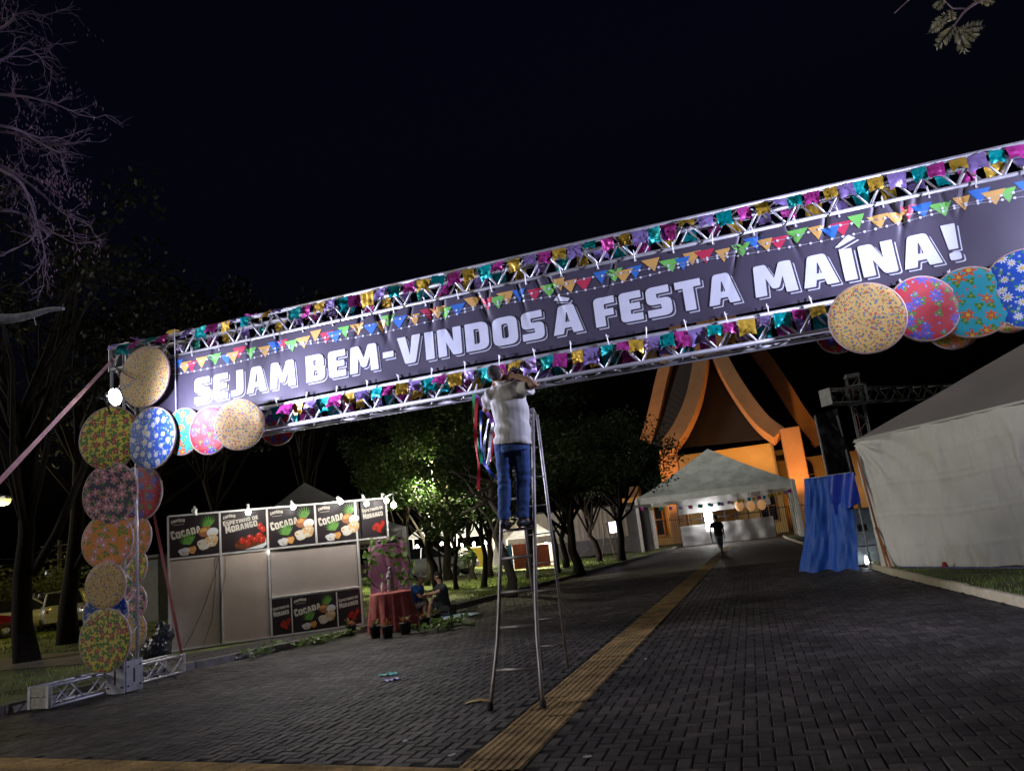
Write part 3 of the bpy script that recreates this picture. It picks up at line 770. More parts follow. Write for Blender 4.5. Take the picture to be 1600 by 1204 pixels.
disc(165, 958, 62, 74, 'blue', 9.3, 'blue flowered disc peeking out between the gold and lowest yellow discs', R(8))
disc(164, 1000, 60, 92, 'yellow', 9.16, 'lowest yellow disc with magenta flowers just above the base truss', R(2))
disc(206, 940, 30, 54, 'rose', 9.95, 'pink disc low behind the left post', R(0))
disc(204, 985, 28, 58, 'gold', 9.95, 'gold disc lowest behind the left post', R(0))
disc(1355, 497, 106, 94, 'gold', 9.16, 'large gold speckled disc covering the right end of the lower truss', R(-4), R(3))
disc(1443, 482, 98, 100, 'red', 9.24, 'large red disc with blue flowers at the right', R(8))
disc(1518, 472, 92, 108, 'turquoise', 9.28, 'turquoise disc with orange flowers between red and blue discs', R(-6))
disc(1610, 450, 100, 122, 'blue', 9.18, 'blue daisy disc cut by the right edge of the picture', R(-14))
disc(1488, 506, 76, 60, 'orange', 9.9, 'orange flowered disc hanging behind the turquoise one', R(0))
disc(1308, 522, 58, 50, 'red', 9.95, 'red flowered disc peeking out behind the large gold disc', R(0))
disc(1575, 478, 80, 66, 'orange', 9.9, 'orange disc behind the blue daisy disc', R(0))

# ------------------------------------------------------------------ floodlights of the arch
COOL = (.68, .69, 1.0)
LENS = mat('flood_lens', (.9, .9, .9), .3, emis=(.9, .94, 1), es=60)
def floodlight(label, loc, aim, power):
    t = thing('floodlight', label, 'floodlight', loc, group='floodlights at the arch ends')
    d = (Vector(aim)-Vector(loc)).normalized(); M = d.to_track_quat('-Y', 'Z').to_matrix().to_4x4(); M.translation = Vector(loc)
    mb = MB(); mb.bbox((0, .04, 0), (.2, .06, .15), .01)
    for k in range(6): mb.box((-.08+.032*k, .085, 0), (.006, .035, .13))
    inst('housing', mb.mesh('housing', BLACK), t, M)
    inst('lens', MB().lathe([(0, -.02), (.1, -.02), (.115, -.012), (.12, .01)], seg=24, axis='Y').mesh('lens', LENS), t, M)
    inst('bracket', MB().tube([(-.12, .04, 0), (-.12, .2, 0), (.12, .2, 0), (.12, .04, 0)], .012, 6).mesh('bracket', BLACK), t, M)
    p = Vector(loc)+d*.09
    lamp('SPOT', t, p, power, COOL, .1, aim=p+d+Vector((0, .02, .0)), angle=62, blend=1)
    lamp('SPOT', t, p, power*.13, COOL, .1, aim=p+d*.8+Vector((0, .5, -.1)), angle=165, blend=1)
    return t
fl = AT(180, 620, DEP(ONY(180, 620, 8.3)))
floodlight('glaring white floodlight on the left end of the arch', fl, fl+Vector((1.0, .1, .0)), 3300)
floodlight('white floodlight on the right end of the arch, outside the picture', (4.8, 8.0, 4.55), (0, 8.5, 4.6), 2600)
MB().tube([fl+Vector((-.2, .02, 0)), (XL+.02, FY-.03, fl.z+.05)], .016, 6).build('light_arm', BLACK, arch)
MB().tube([Vector((4.9, 7.95, 4.55)), (XR-.05, FY-.03, 4.6)], .016, 6).build('light_arm', BLACK, arch)
MB().tube([fl+Vector((-.1, .03, 0)), fl+Vector((.06, .3, .3)), (XL+.1, FY-.03, 5.05)], .007, 5).build('cable', BLACK, None)
tag(bpy.data.objects['cable'], 'thin black cable running up from the left floodlight', 'cable')

# pink lashing strap from the arch corner to the left
STR = mat('pink_strap', (.55, .3, .28), .7)
def strap(name, label, a, b, w, m, sag=0.0):
    a, b = Vector(a), Vector(b); d = (b-a).normalized(); s = d.cross((EYE-a).normalized()).normalized(); n = d.cross(s)
    mb = MB(); pts = [a.lerp(b, i/16)-Vector((0, 0, sag*4*(i/16)*(1-i/16))) for i in range(17)]
    vs = []; fs = []
    for i, p in enumerate(pts):
        tw = .5*math.sin(i*.5); ss = s*math.cos(tw)+n*math.sin(tw)
        vs += [p-ss*w/2-n*.0015, p+ss*w/2-n*.0015, p+ss*w/2+n*.0015, p-ss*w/2+n*.0015]
    for i in range(16):
        for k in range(4): fs.append((i*4+k, i*4+(k+1) % 4, i*4+4+(k+1) % 4, i*4+4+k))
    fs += [(0, 1, 2, 3), (64, 67, 66, 65)]
    return tag(mb.add(vs, fs).build(name, m), label, 'strap')
sa = Vector((XL+.1, FY-.05, 5.2)); sb = AT(-60, 815, 7.3)
strap('lashing_strap', 'pink webbing strap running from the arch corner down to the lower left', sa, sb, .055, STR)
strap('lashing_strap', 'dark red strap slanting from behind the left post down to the base truss', AT(232, 760, 13.2), (-9.62, 11.0, .33), .05, mat('red_strap', (.22, .05, .035), .7))

# ================================================================== PEOPLE
SKIN = mat('skin', (.42, .24, .16), .55, var=.1, vs=20)
HAIRG = mat('grey_hair', (.05, .045, .045), .8, var=.5, vs=60, bump=.6, bs=150)
HAIRD = mat('dark_hair', (.012, .01, .01), .8, var=.3, vs=60, bump=.5, bs=120)
SHOE = mat('dark_shoe', (.02, .022, .03), .5)
def head_into(mb, c, fwd, up, s=1.0):
    """skull, jaw, nose and ears; c = centre of the head"""
    fwd = Vector(fwd).normalized(); up = Vector(up); up = (up-fwd*up.dot(fwd)).normalized(); r = fwd.cross(up)
    M = Matrix((r, fwd, up)).transposed(); c = Vector(c)
    mb.ell(c+up*.02*s-fwd*.008*s, (.075*s, .095*s, .1*s), 16, 12, M)
    mb.ell(c-up*.055*s+fwd*.022*s, (.058*s, .07*s, .065*s), 14, 10, M)
    mb.ell(c-up*.02*s+fwd*.098*s, (.012*s, .02*s, .026*s), 8, 6, M)
    mb.ell(c-up*.062*s+fwd*.088*s, (.025*s, .01*s, .009*s), 8, 6, M)
    for q in (-1, 1): mb.ell(c+r*q*.079*s-up*.012*s-fwd*.008*s, (.012*s, .022*s, .034*s), 8, 6, M)
    return r, fwd, up, M
def hand_into(mb, wrist, d, palm_n, s=1.0, curl=.6):
    """palm and five fingers; d = direction of the hand, palm_n = the way the palm faces"""
    d = Vector(d).normalized(); n = Vector(palm_n); n = (n-d*n.dot(d)).normalized(); sd = d.cross(n); w = Vector(wrist)
    mb.tube([w, w+d*.03*s, w+d*.075*s, w+d*.095*s], [(.024*s, .018*s), (.036*s, .017*s), (.042*s, .015*s), (.04*s, .012*s)], 10, side=sd)
    for k, (off, ln) in enumerate(((-.031, .068), (-.0105, .08), (.0105, .074), (.031, .056))):
        p = w+d*.085*s+sd*off*s; pts = [p-d*.02*s]; a = 0.15
        for q in range(3):
            pts.append(pts[-1]+(d*math.cos(a)+n*math.sin(a))*ln*s*(.5, .3, .24)[q] + (d*.02*s if q == 0 else Vector())); a += curl
        mb.tube(pts, [.0098*s, .0095*s, .0088*s, .0075*s], 8)
    p = w+d*.025*s-sd*.03*s
    mb.tube([p, p-sd*.022*s+d*.022*s+n*.008*s, p-sd*.026*s+d*.052*s+n*.02*s, p-sd*.018*s+d*.075*s+n*.03*s], [.014*s, .012*s, .0105*s, .008*s], 8)
def person(label, J, fwd, shirt, trousers, shoes, hair, s=1.0, voxel=.012, sleeve=.62, short=False, extra=None, wr=.012, group=None):
    """J: joints in world coordinates. fwd: the way the chest faces"""
    root = thing('person', label, 'person', (J['pelvis'].x, J['pelvis'].y, min(J['toeL'].z, J['toeR'].z)), group=group)
    fwd = Vector(fwd).normalized(); up = (J['neck']-J['pelvis']).normalized(); side = fwd.cross(up).normalized()
    mb = MB()
    waist = J['pelvis'].lerp(J['neck'], .33); chest = J['pelvis'].lerp(J['neck'], .72); sh = J['pelvis'].lerp(J['neck'], .93)
    if 'waist' in J: waist = J['waist']
    if 'chest' in J: chest = J['chest']
    TOR = [(J['pelvis']-up*.1*s, .12, .1), (J['pelvis'], .165, .115), (waist, .145, .1), (chest, .178, .118), (sh, .13, .085), (J['neck'], .062, .062)]
    mb.tube([a for a, _, _ in TOR], [(x*s, y*s) for _, x, y in TOR], 18, side=side)
    mb.tube([J['neck']-up*.03*s, J['head']-Vector((0, 0, .04*s))], [.062*s, .056*s], 12)
    r, f2, u2, HM = head_into(mb, J['head'], J.get('look', fwd), J['head']-J['neck'], s)
    for q in 'LR':
        S, E_, W = J['sh'+q], J['el'+q], J['wr'+q]
        mb.tube([S, S.lerp(E_, .3), E_, E_.lerp(W, .3), W], [.058*s, .052*s, .04*s, .042*s, .027*s], 12)
        hand_into(mb, W, J['hd'+q], J.get('pn'+q, Vector((0, 0, -1))), s, J.get('cu'+q, .5))
        H, K, A = J['hip'+q], J['kn'+q], J['an'+q]
        mb.tube([H, H.lerp(K, .3), K, K.lerp(A, .3), A], [.092*s, .082*s, .058*s, .058*s, .038*s], 12)
        T = J['toe'+q]; mb.tube([A-(T-A)*.25, A.lerp(T, .5)-Vector((0, 0, .0)), T], [.042*s, .042*s, .03*s], 10)
    body = remesh(mb, 'body', SKIN, root, voxel, 3)
    # shirt
    mb = MB(); pts = [J['pelvis']-up*.035*s, waist, chest, sh, J['neck']-up*.012*s]
    mb.tube(pts, [(.206*s, .164*s), (.194*s, .145*s), (.205*s, .142*s), (.165*s, .105*s), (.078*s, .075*s)], 20, side=side)
    mb.tube([J['neck']-up*.03*s, J['neck']+up*.025*s], [.078*s, .074*s], 14)
    for q in 'LR':
        S, E_ = J['sh'+q], J['el'+q]; e = S.lerp(E_, sleeve)
        mb.tube([S.lerp(sh, .45), S, S.lerp(E_, sleeve*.5), e], [.085*s, .08*s, .078*s, .084*s], 14)
    sd = random.random()*50
    def wrink(p):
        t = p.z*34+(p.x-J['pelvis'].x)*24+7*noise.noise(Vector((p.x*3, p.y*3, p.z*2+sd)))
        return wr*s*(.6*math.sin(t)*max(0, noise.noise(Vector((p.x*4, p.y*4, p.z*5+sd)))+.35)+.3*noise.noise(p*9))
    remesh(mb, 'shirt', shirt, root, voxel, 4, wrink)
    # trousers
    mb = MB(); ends = .5 if short else .97
    mb.tube([waist.lerp(J['pelvis'], .55), J['pelvis'], J['pelvis']-up*.06*s, J['pelvis']-up*.12*s], [(.16*s, .11*s), (.178*s, .13*s), (.186*s, .146*s), (.165*s, .14*s)], 18, side=side)
    for q in 'LR':
        H, K, A = J['hip'+q], J['kn'+q], J['an'+q]
        if short: mb.tube([H-(K-H)*.1, H.lerp(K, .4), H.lerp(K, .98)], [.108*s, .1*s, .088*s], 14)
        else: mb.tube([H-(K-H)*.1, H.lerp(K, .35), K, K.lerp(A, .35), K.lerp(A, .97)], [.108*s, .097*s, .077*s, .075*s, .066*s], 14)
    def wr2(p): 
        k = min(abs(p.z-J['knL'].z), abs(p.z-J['anL'].z-.05)); k = .35+math.exp(-(k/.09)**2)
        return .008*s*k*(noise.noise(Vector((p.x*14, p.y*10, p.z*22+sd)))*1.6+.12*math.sin(p.z*75+p.x*30+6*noise.noise(p*5)))
    remesh(mb, 'trousers', trousers, root, voxel, 3, wr2)
    for q in 'LR':
        A, T = J['an'+q], J['toe'+q]; d = (T-A); d.z = 0; d.normalize(); mb = MB(); b = A-Vector((0, 0, .0)); zz = Vector((0, 0, 1))
        b0 = Vector((A.x, A.y, T.z))
        mb.tube([b0-d*.085*s+zz*.035*s, b0-d*.05*s+zz*.045*s, b0+d*.03*s+zz*.045*s, b0+d*.12*s+zz*.03*s, b0+d*.18*s+zz*.025*s],
                [(.03*s, .035*s), (.043*s, .045*s), (.047*s, .045*s), (.05*s, .03*s), (.03*s, .022*s)], 12, side=d.cross(zz))
        mb.tube([b0+zz*.05*s-d*.01*s, A+zz*.02*s], [.045*s, .05*s], 10)
        remesh(mb, 'shoe', shoes, root, voxel*.9, 2)
    # hair: a shell over the back and top of the skull
    mb = MB(); c = J['head']
    mb.ell(c+u2*.036*s-f2*.018*s, (.079*s, .091*s, .092*s), 18, 12, HM); mb.ell(c-u2*.012*s-f2*.04*s, (.066*s, .06*s, .062*s), 14, 10, HM)
    if extra == 'cap':
        remesh(mb, 'hair', hair, root, .008, 1)
        mb = MB(); mb.ell(c+u2*.05*s-f2*.012*s, (.088*s, .104*s, .088*s), 16, 10, HM); mb.tube([c+u2*.055*s+f2*.06*s, c+u2*.048*s+f2*.15*s, c+u2*.042*s+f2*.165*s], [(.07*s, .01*s), (.06*s, .008*s), (.02*s, .006*s)], 12, side=r)
        remesh(mb, 'cap', mat('grey_cap', (.22, .22, .22), .8), root, .008, 1)
    else:
        remesh(mb, 'hair', hair, root, .008, 1, lambda p: .004*noise.noise(p*70))
    for q in (-1, 1):
        mb = MB(); mb.ell(c+f2*.09*s+r*q*.03*s+u2*.008*s, (.012*s, .008*s, .007*s), 8, 6, HM); mb.build('eye', HAIRD, root)
    return root
def J_(D0, spec):
    out = {}
    for k, v in spec.items():
        out[k] = v if isinstance(v, Vector) else AT(v[0], v[1], D0+v[2])
    return out

# ------------------------------------------------------------------ ladder
LAD = mat('ladder_metal', (.36, .34, .33), .5, .6, var=.3, vs=10)
lad = thing('step_ladder', 'tall folding metal ladder with flared feet under the middle of the arch', 'ladder', G(807, 1109))
fL0, fR0 = G(766, 1109), G(849, 1107); rR0, rL0 = G(888, 1046), G(848, 1048)
topL = AT(797, 640, 8.3); topR = AT(832, 638, 8.3)
def on_ray_between(px, py, zfac, a, b):
    """point of sight (px, py) at the depth that lies zfac of the way from a to b"""
    return AT(px, py, DEP(a)+(DEP(b)-DEP(a))*zfac)
kL = on_ray_between(779, 985, .26, fL0, topL); kR = on_ray_between(838, 975, .27, fR0, topR)
topR2 = on_ray_between(832, 638, 1, fR0, topR); topL2 = on_ray_between(788, 650, 1, fL0, topL)
kk = Vector((0, 0, .02))
railL = [fL0+kk, fL0.lerp(kL, .5)+Vector((.004, 0, 0)), kL, kL.lerp(topL2, .4), topL2]; railR = [fR0+kk, fR0.lerp(kR, .5), kR, kR.lerp(topR2, .4), topR2]
def smoothpath(p):
    out = [p[0]]
    for i in range(1, len(p)-1): out += [p[i].lerp(p[i-1], .25), p[i]*.75+(p[i-1]+p[i+1])*.125, p[i].lerp(p[i+1], .25)]
    return out+[p[-1]]
for rl in (railL, railR):
    MB().tube(smoothpath(rl), (.021), 8).build('rail', LAD, lad, True)
    MB().lathe([(0, -.02), (.03, -.02), (.034, .0), (.032, .05), (.022, .055)], rl[0], 10).build('foot', RUBBER, lad, True)
rtR, rtL = AT(839, 648, 8.42), AT(800, 652, 8.42)
for a, b in ((rR0, rtR), (rL0, rtL)):
    MB().tube([a+kk, a.lerp(b, .5), b], .018, 8).build('rear_leg', LAD, lad, True)
def rail_at(pts, z):
    for a, b in zip(pts, pts[1:]):
        if a.z <= z <= b.z: return a.lerp(b, (z-a.z)/(b.z-a.z))
    return pts[-1]
zs_front = [.34, .72, 1.05, 1.38, 1.66, 1.98, 2.28, 2.58, 2.86]
for z in zs_front:
    a, b = rail_at(railL, z), rail_at(railR, z); MB().tube([a, b], .015, 8).build('rung', LAD, lad, True)
for z in [.3, .62, .95, 1.27, 1.6, 1.92, 2.24, 2.56]:
    a, b = rail_at([rR0, rtR], z), rail_at([rL0, rtL], z); MB().tube([a, b], .008, 6).build('rear_rung', LAD, lad, True)
MB().tube([topL2, rtL, rtR, topR2], .014, 6).build('hinge_bar', LAD, lad, True)

# ------------------------------------------------------------------ man on the ladder
D0 = 7.68
zr = rail_at(railR, 1.66); stand = zr.z+.015
JM = J_(D0, dict(pelvis=(800, 688, .02), waist=(800, 660, .04), chest=(795, 624, .06), neck=(786, 600, .1), head=(777, 586, .17),
    shL=(768, 617, .08), shR=(813, 611, .03), elR=(838, 599, -.1), wrR=(804, 587, .08), elL=(759, 640, .27), wrL=(772, 602, .42),
    hipL=(787, 694, .02), hipR=(813, 694, .02), knL=(789, 752, .04), knR=(818, 750, .06), anL=(788, 812, .0), anR=(817, 811, .02)))
for q in 'LR':
    a = JM['an'+q]; a.z = stand+.09; JM['toe'+q] = Vector((a.x+(.05 if q == 'R' else -.01), a.y+.13, stand+.002))
JM['hdR'] = Vector((-1, .25, .05)); JM['hdL'] = Vector((.3, .4, .8)); JM['pnR'] = Vector((0, 1, -.2)); JM['pnL'] = Vector((0, 1, 0)); JM['look'] = Vector((.25, 1, .1))
fwdM = Vector((-.12, 1, .15))
TSH = mat('pale_shirt', (.74, .73, .72), .8, var=.06)
JEANS = mat('blue_jeans', (.045, .11, .34), .8, var=.3, vs=12, bump=.2, bs=200)
person('man in a pale shirt and blue jeans, seen from behind, standing on the ladder', JM, fwdM, TSH, JEANS, SHOE, HAIRG, .965, .0085, .6, wr=.034)

# ribbons hanging beside him
RC = [('red', (.5, .02, .03)), ('green', (.02, .35, .12)), ('blue', (.02, .06, .4)), ('silver', (.6, .6, .62)), ('silver', (.6, .6, .62)), ('red', (.5, .02, .03)), ('purple', (.2, .05, .3))]
RD = 8.35
paths = [[(745, 622), (743, 660), (744, 700), (748, 730), (747, 765)], [(740, 615), (741, 650), (746, 690), (752, 716), (750, 725)], [(752, 640), (751, 680), (754, 715), (764, 735), (776, 748)],
         [(763, 655), (757, 690), (756, 720), (760, 726), (764, 700)], [(770, 660), (766, 690), (763, 722), (758, 728), (753, 716)], [(773, 670), (769, 700), (765, 722), (762, 728), (760, 720)], [(742, 616), (752, 630), (762, 645), (770, 662), (772, 668)]]
rib = thing('ribbon_bundle', 'red, green, blue and silver ribbons hanging beside the man on the ladder', 'ribbons', AT(750, 700, RD))
for k, ((n, c), ps) in enumerate(zip(RC, paths)):
    pts = [AT(x, y, RD+.02*k) for x, y in ps]; mb = MB(); prev = None
    fine = []
    for i in range(len(pts)-1):
        p0, p1, p2, p3 = pts[max(i-1, 0)], pts[i], pts[i+1], pts[min(i+2, len(pts)-1)]
        for q in range(6):
            t = q/6; fine.append(.5*((2*p1)+(p2-p0)*t+(2*p0-5*p1+4*p2-p3)*t*t+(3*p1-p0-3*p2+p3)*t**3))
    fine.append(pts[-1]); vs = []
    for i, p in enumerate(fine):
        a = .9*math.sin(i*.33+k*1.3); w = .019 if n != 'purple' else .03; v = Vector((math.cos(a), math.sin(a), 0))*w
        vs += [p-v, p+v]
    mb.add(vs, [(2*i, 2*i+1, 2*i+3, 2*i+2) for i in range(len(fine)-1)])
    mb.build('ribbon', mat('ribbon_'+n, c, .35, .1, var=.1), rib, True)
MB().tube([AT(741, 614, RD), AT(745, 600, RD+.3), (ONY(744, 600, FY-.03).x, FY-.04, ZB0)], .006, 5).build('tie_cord', TIE, rib)

# small things on the paving
def scrap(name, label, cat, px, py, c, w, l, rz, crumple=.03, seed=0, fnm=.6):
    p = G(px, py); q = Matrix.Rotation(rz, 3, 'Z')
    def fn(u, v):
        x, y = (u-.5)*l, (v-.5)*w*(1-.8*abs(u-.45)**1.5 if name == 'leaf' else 1)
        z = .006+crumple*abs(noise.noise(Vector((u*3+seed, v*3, seed))))+(.02*math.sin(u*3.1) if name == 'leaf' else 0)
        d = q @ Vector((x, y, z)); return p+d
    return tag(MB().grid(fn, 10, 6).build(name, mat(name+'_'+cat+str(seed), c, fnm, var=.2), None, True), label, cat)
scrap('leaf', 'dry yellow leaf lying by the left foot of the ladder', 'leaf', 748, 1097, (.5, .33, .05), .1, .26, .15, .01, 1)
scrap('fallen_flag', 'crumpled teal foil flag lying on the paving', 'flag', 607, 1054, (.0, .36, .34), .16, .24, .3, .05, 2, .4)
scrap('fallen_flag', 'crumpled lilac foil flag lying beside the teal one', 'flag', 614, 1062, (.25, .2, .6), .13, .2, .8, .05, 3, .4)
for k, (px, py) in enumerate(((795, 1046), (1010, 1030), (633, 1158), (918, 1183), (706, 1180))):
    scrap('paper_scrap', ('pale paper scrap on the paving behind the ladder', 'pale paper scrap on the dark paving right of the ladder', 'pale paper scrap on the near paving at lower centre', 'pale paper scrap right of the tactile path', 'pale paper scrap beside the tactile paths\' junction')[k], 'litter', px, py, (.6, .58, .55), .04, .06, k*1.1, .02, 5+k)
rl = random.Random(9); mb = MB()
for k in range(170):
    y = rl.uniform(5.2, 16); x = rl.uniform(-9, 2.5); s = rl.uniform(.01, .025); a = rl.uniform(0, 6.28); z = .006
    mb.add([(x+s*math.cos(a), y+s*math.sin(a), z), (x-s*.4*math.sin(a), y+s*.4*math.cos(a), z+.006), (x-s*math.cos(a), y-s*math.sin(a), z), (x+s*.4*math.sin(a), y-s*.4*math.cos(a), z)], [(0, 1, 2, 3)])
stuff(mb.build('leaf_litter', mat('dead_leaves', (.12, .08, .04), .8, island=.5)), 'tiny dead leaves and crumbs scattered over the paving', 'litter')

# ================================================================== FOOD BOOTH
BZ = .14
P0 = G(267, 1018, BZ); P1 = G(562, 976, BZ)
bu = (P1-P0); bu.z = 0; BLEN = bu.length; bu.normalize(); bn = Vector((-bu.y, bu.x, 0))    # bn points away from the camera
brz = math.atan2(bu.y, bu.x)
def BP(px, py):
    d = ray(px, py); t = (P0-EYE).dot(bn)/d.dot(bn); p = EYE+d*t-P0; return p.dot(bu), p.z
booth = thing('food_booth', 'sweets booth of pale panels with dark COCADA signs along its top', 'booth', P0, brz)
FR = mat('booth_frame', (.68, .68, .67), .4, .5, var=.1)
PANEL = mat('booth_panel', (.38, .32, .28), .2, var=.12, vs=1.6, spec=.6)
PANEL2 = mat('booth_shutter', (.3, .26, .24), .5, var=.08, vs=2)
SIGN = mat('sign_vinyl', (.016, .011, .014), .35, var=.2)
ub = [BP(262, 835)[0], BP(344, 828)[0], BP(420, 822)[0], BP(493, 814)[0], BP(563, 808)[0], BP(604, 803)[0]]
zt, zs = BP(262, 801)[1], BP(262, 868)[1]; zt = (zt+BP(563, 786)[1])/2; zs = (zs+BP(563, 848)[1])/2
lowtop = BP(490, 927)[1]; u2, u3 = BP(421, 900)[0], BP(562, 900)[0]
def lbox(name, u0, u1, v0, v1, y0, y1, m, parent=None, **k):
    mb = MB(); mb.box(((u0+u1)/2, (y0+y1)/2, (v0+v1)/2), (u1-u0, y1-y0, v1-v0))
    o = bpy.data.objects.new(name, mb.mesh(name, m)); col.objects.link(o); o.parent = parent or booth; return o
lbox('panel', ub[0]+.03, ub[1]-.02, .02, zs-.02, .0, .012, PANEL); lbox('panel', ub[1]+.02, u2-.03, .02, zs-.02, .0, .012, PANEL)
lbox('shutter', u2+.03, u3-.03, lowtop+.02, zs-.05, .03, .045, PANEL2)
for u, a, b in ((ub[0]+.01, 0, zt), (ub[1], 0, zt), (u2, 0, zt), (ub[3], zs, zt), (u3, 0, zt), (ub[5], zs, zt)):
    lbox('post', u-.02, u+.02, a, b, -.022, .022, FR)
for a, b, v in ((ub[0], ub[5], zt), (ub[0], ub[5], zs), (ub[0], u2, .015), (u2, u3, .015), (u2, u3, lowtop)):
    lbox('rail', a+.021, b-.021, v-.018, v+.018, -.019, .019, FR)
lbox('counter', u2+.03, u3-.03, lowtop+.02, lowtop+.045, -.03, .5, WHITE)
lbox('side_wall', ub[0]-.01, ub[0]+.0, .02, zt-.6, .03, 2.0, PANEL); lbox('side_wall', u3+.03, u3+.042, .02, zt-.6, .03, 2.0, PANEL)
lbox('back_wall', ub[0], u3+.03, .02, zt-.6, 2.0, 2.012, PANEL)
def sy(u, v, y, ): return (u, y, v)
def poly_part(name, pts, m, parent, y, w=.0015):
    n = len(pts); mb = MB(); mb.prism(pts, lambda a, b, c: (a, y-c, b), w)
    o = bpy.data.objects.new(name, mb.mesh(name, m)); col.objects.link(o); o.parent = parent; return o
CREAM = mat('print_cream', (.46, .43, .38), .4, var=.12, vs=20)
def text_part(txt, u, v, h, ang, m, parent, y, arc=0.0, fit=None, gap=.12):
    mb = MB(); lo, tot = word_layout(txt, gap); sxf = fit/(tot*h); ca, sa = math.cos(ang), math.sin(ang)
    for k, (ch, x) in enumerate(lo):
        vs, fs = glyph_tris(ch); a2 = 0
        lift = arc*(1-((x/tot-.5)*2)**2)
        big = 1.25 if k == 0 and len(txt) > 3 and txt != 'EMPÓRIO' else 1.0
        P = [((x+p.x)*h*sxf, (p.y*big+lift)*h) for p in vs]
        mb.add([(u+a*ca-b*sa, y, v+a*sa+b*ca) for a, b in P], [tuple(f) for f in fs])
    o = bpy.data.objects.new('lettering', mb.mesh('lettering', m)); col.objects.link(o); o.parent = parent; return o
def ellipse(cx, cy, rx, ry, rot=0, n=16, jag=0, seed=0):
    o = []
    for k in range(n):
        a = 2*math.pi*k/n; j = 1+jag*math.sin(k*2.7+seed)*math.cos(k*1.3+seed)
        x, y = rx*j*math.cos(a), ry*j*math.sin(a); o.append((cx+x*math.cos(rot)-y*math.sin(rot), cy+x*math.sin(rot)+y*math.cos(rot)))
    return o
def frond(name, cx, cy, ln, a0, a1, m, parent, y, n=9):
    mb = MB()
    for k in range(n):
        a = lerp(a0, a1, k/(n-1)); l = ln*(.7+.3*math.sin(math.pi*k/(n-1))); d = Vector((math.cos(a), math.sin(a))); s = Vector((-d.y, d.x))*ln*.05
        p = [Vector((cx, cy)), Vector((cx, cy))+d*l*.5+s, Vector((cx, cy))+d*l, Vector((cx, cy))+d*l*.5-s]
        mb.add([(q.x, y-.0004*k, q.y) for q in p], [(0, 1, 2, 3)])
    o = bpy.data.objects.new(name, mb.mesh(name, m)); col.objects.link(o); o.parent = parent; return o
LG = mat('print_leaf', (.04, .14, .02), .4, vs=30, c2=(.14, .32, .07)); BRN = mat('print_coconut', (.14, .05, .02), .4, vs=30, c2=(.3, .13, .06)); WHT = mat('print_white', (.4, .42, .46), .4, vs=26, c2=(.5, .51, .54))
SWT = mat('print_sweet', (.34, .2, .07), .4, vs=30, c2=(.5, .4, .25)); CAR = mat('print_caramel', (.45, .22, .06), .4, var=.4, vs=25)
STRW = mat('print_strawberry', (.16, .008, .004), .3, vs=32, c2=(.42, .03, .015)); CHOC = mat('print_chocolate', (.1, .03, .015), .25, var=.5, vs=18); SHINE = mat('print_shine', (.6, .25, .2), .4)
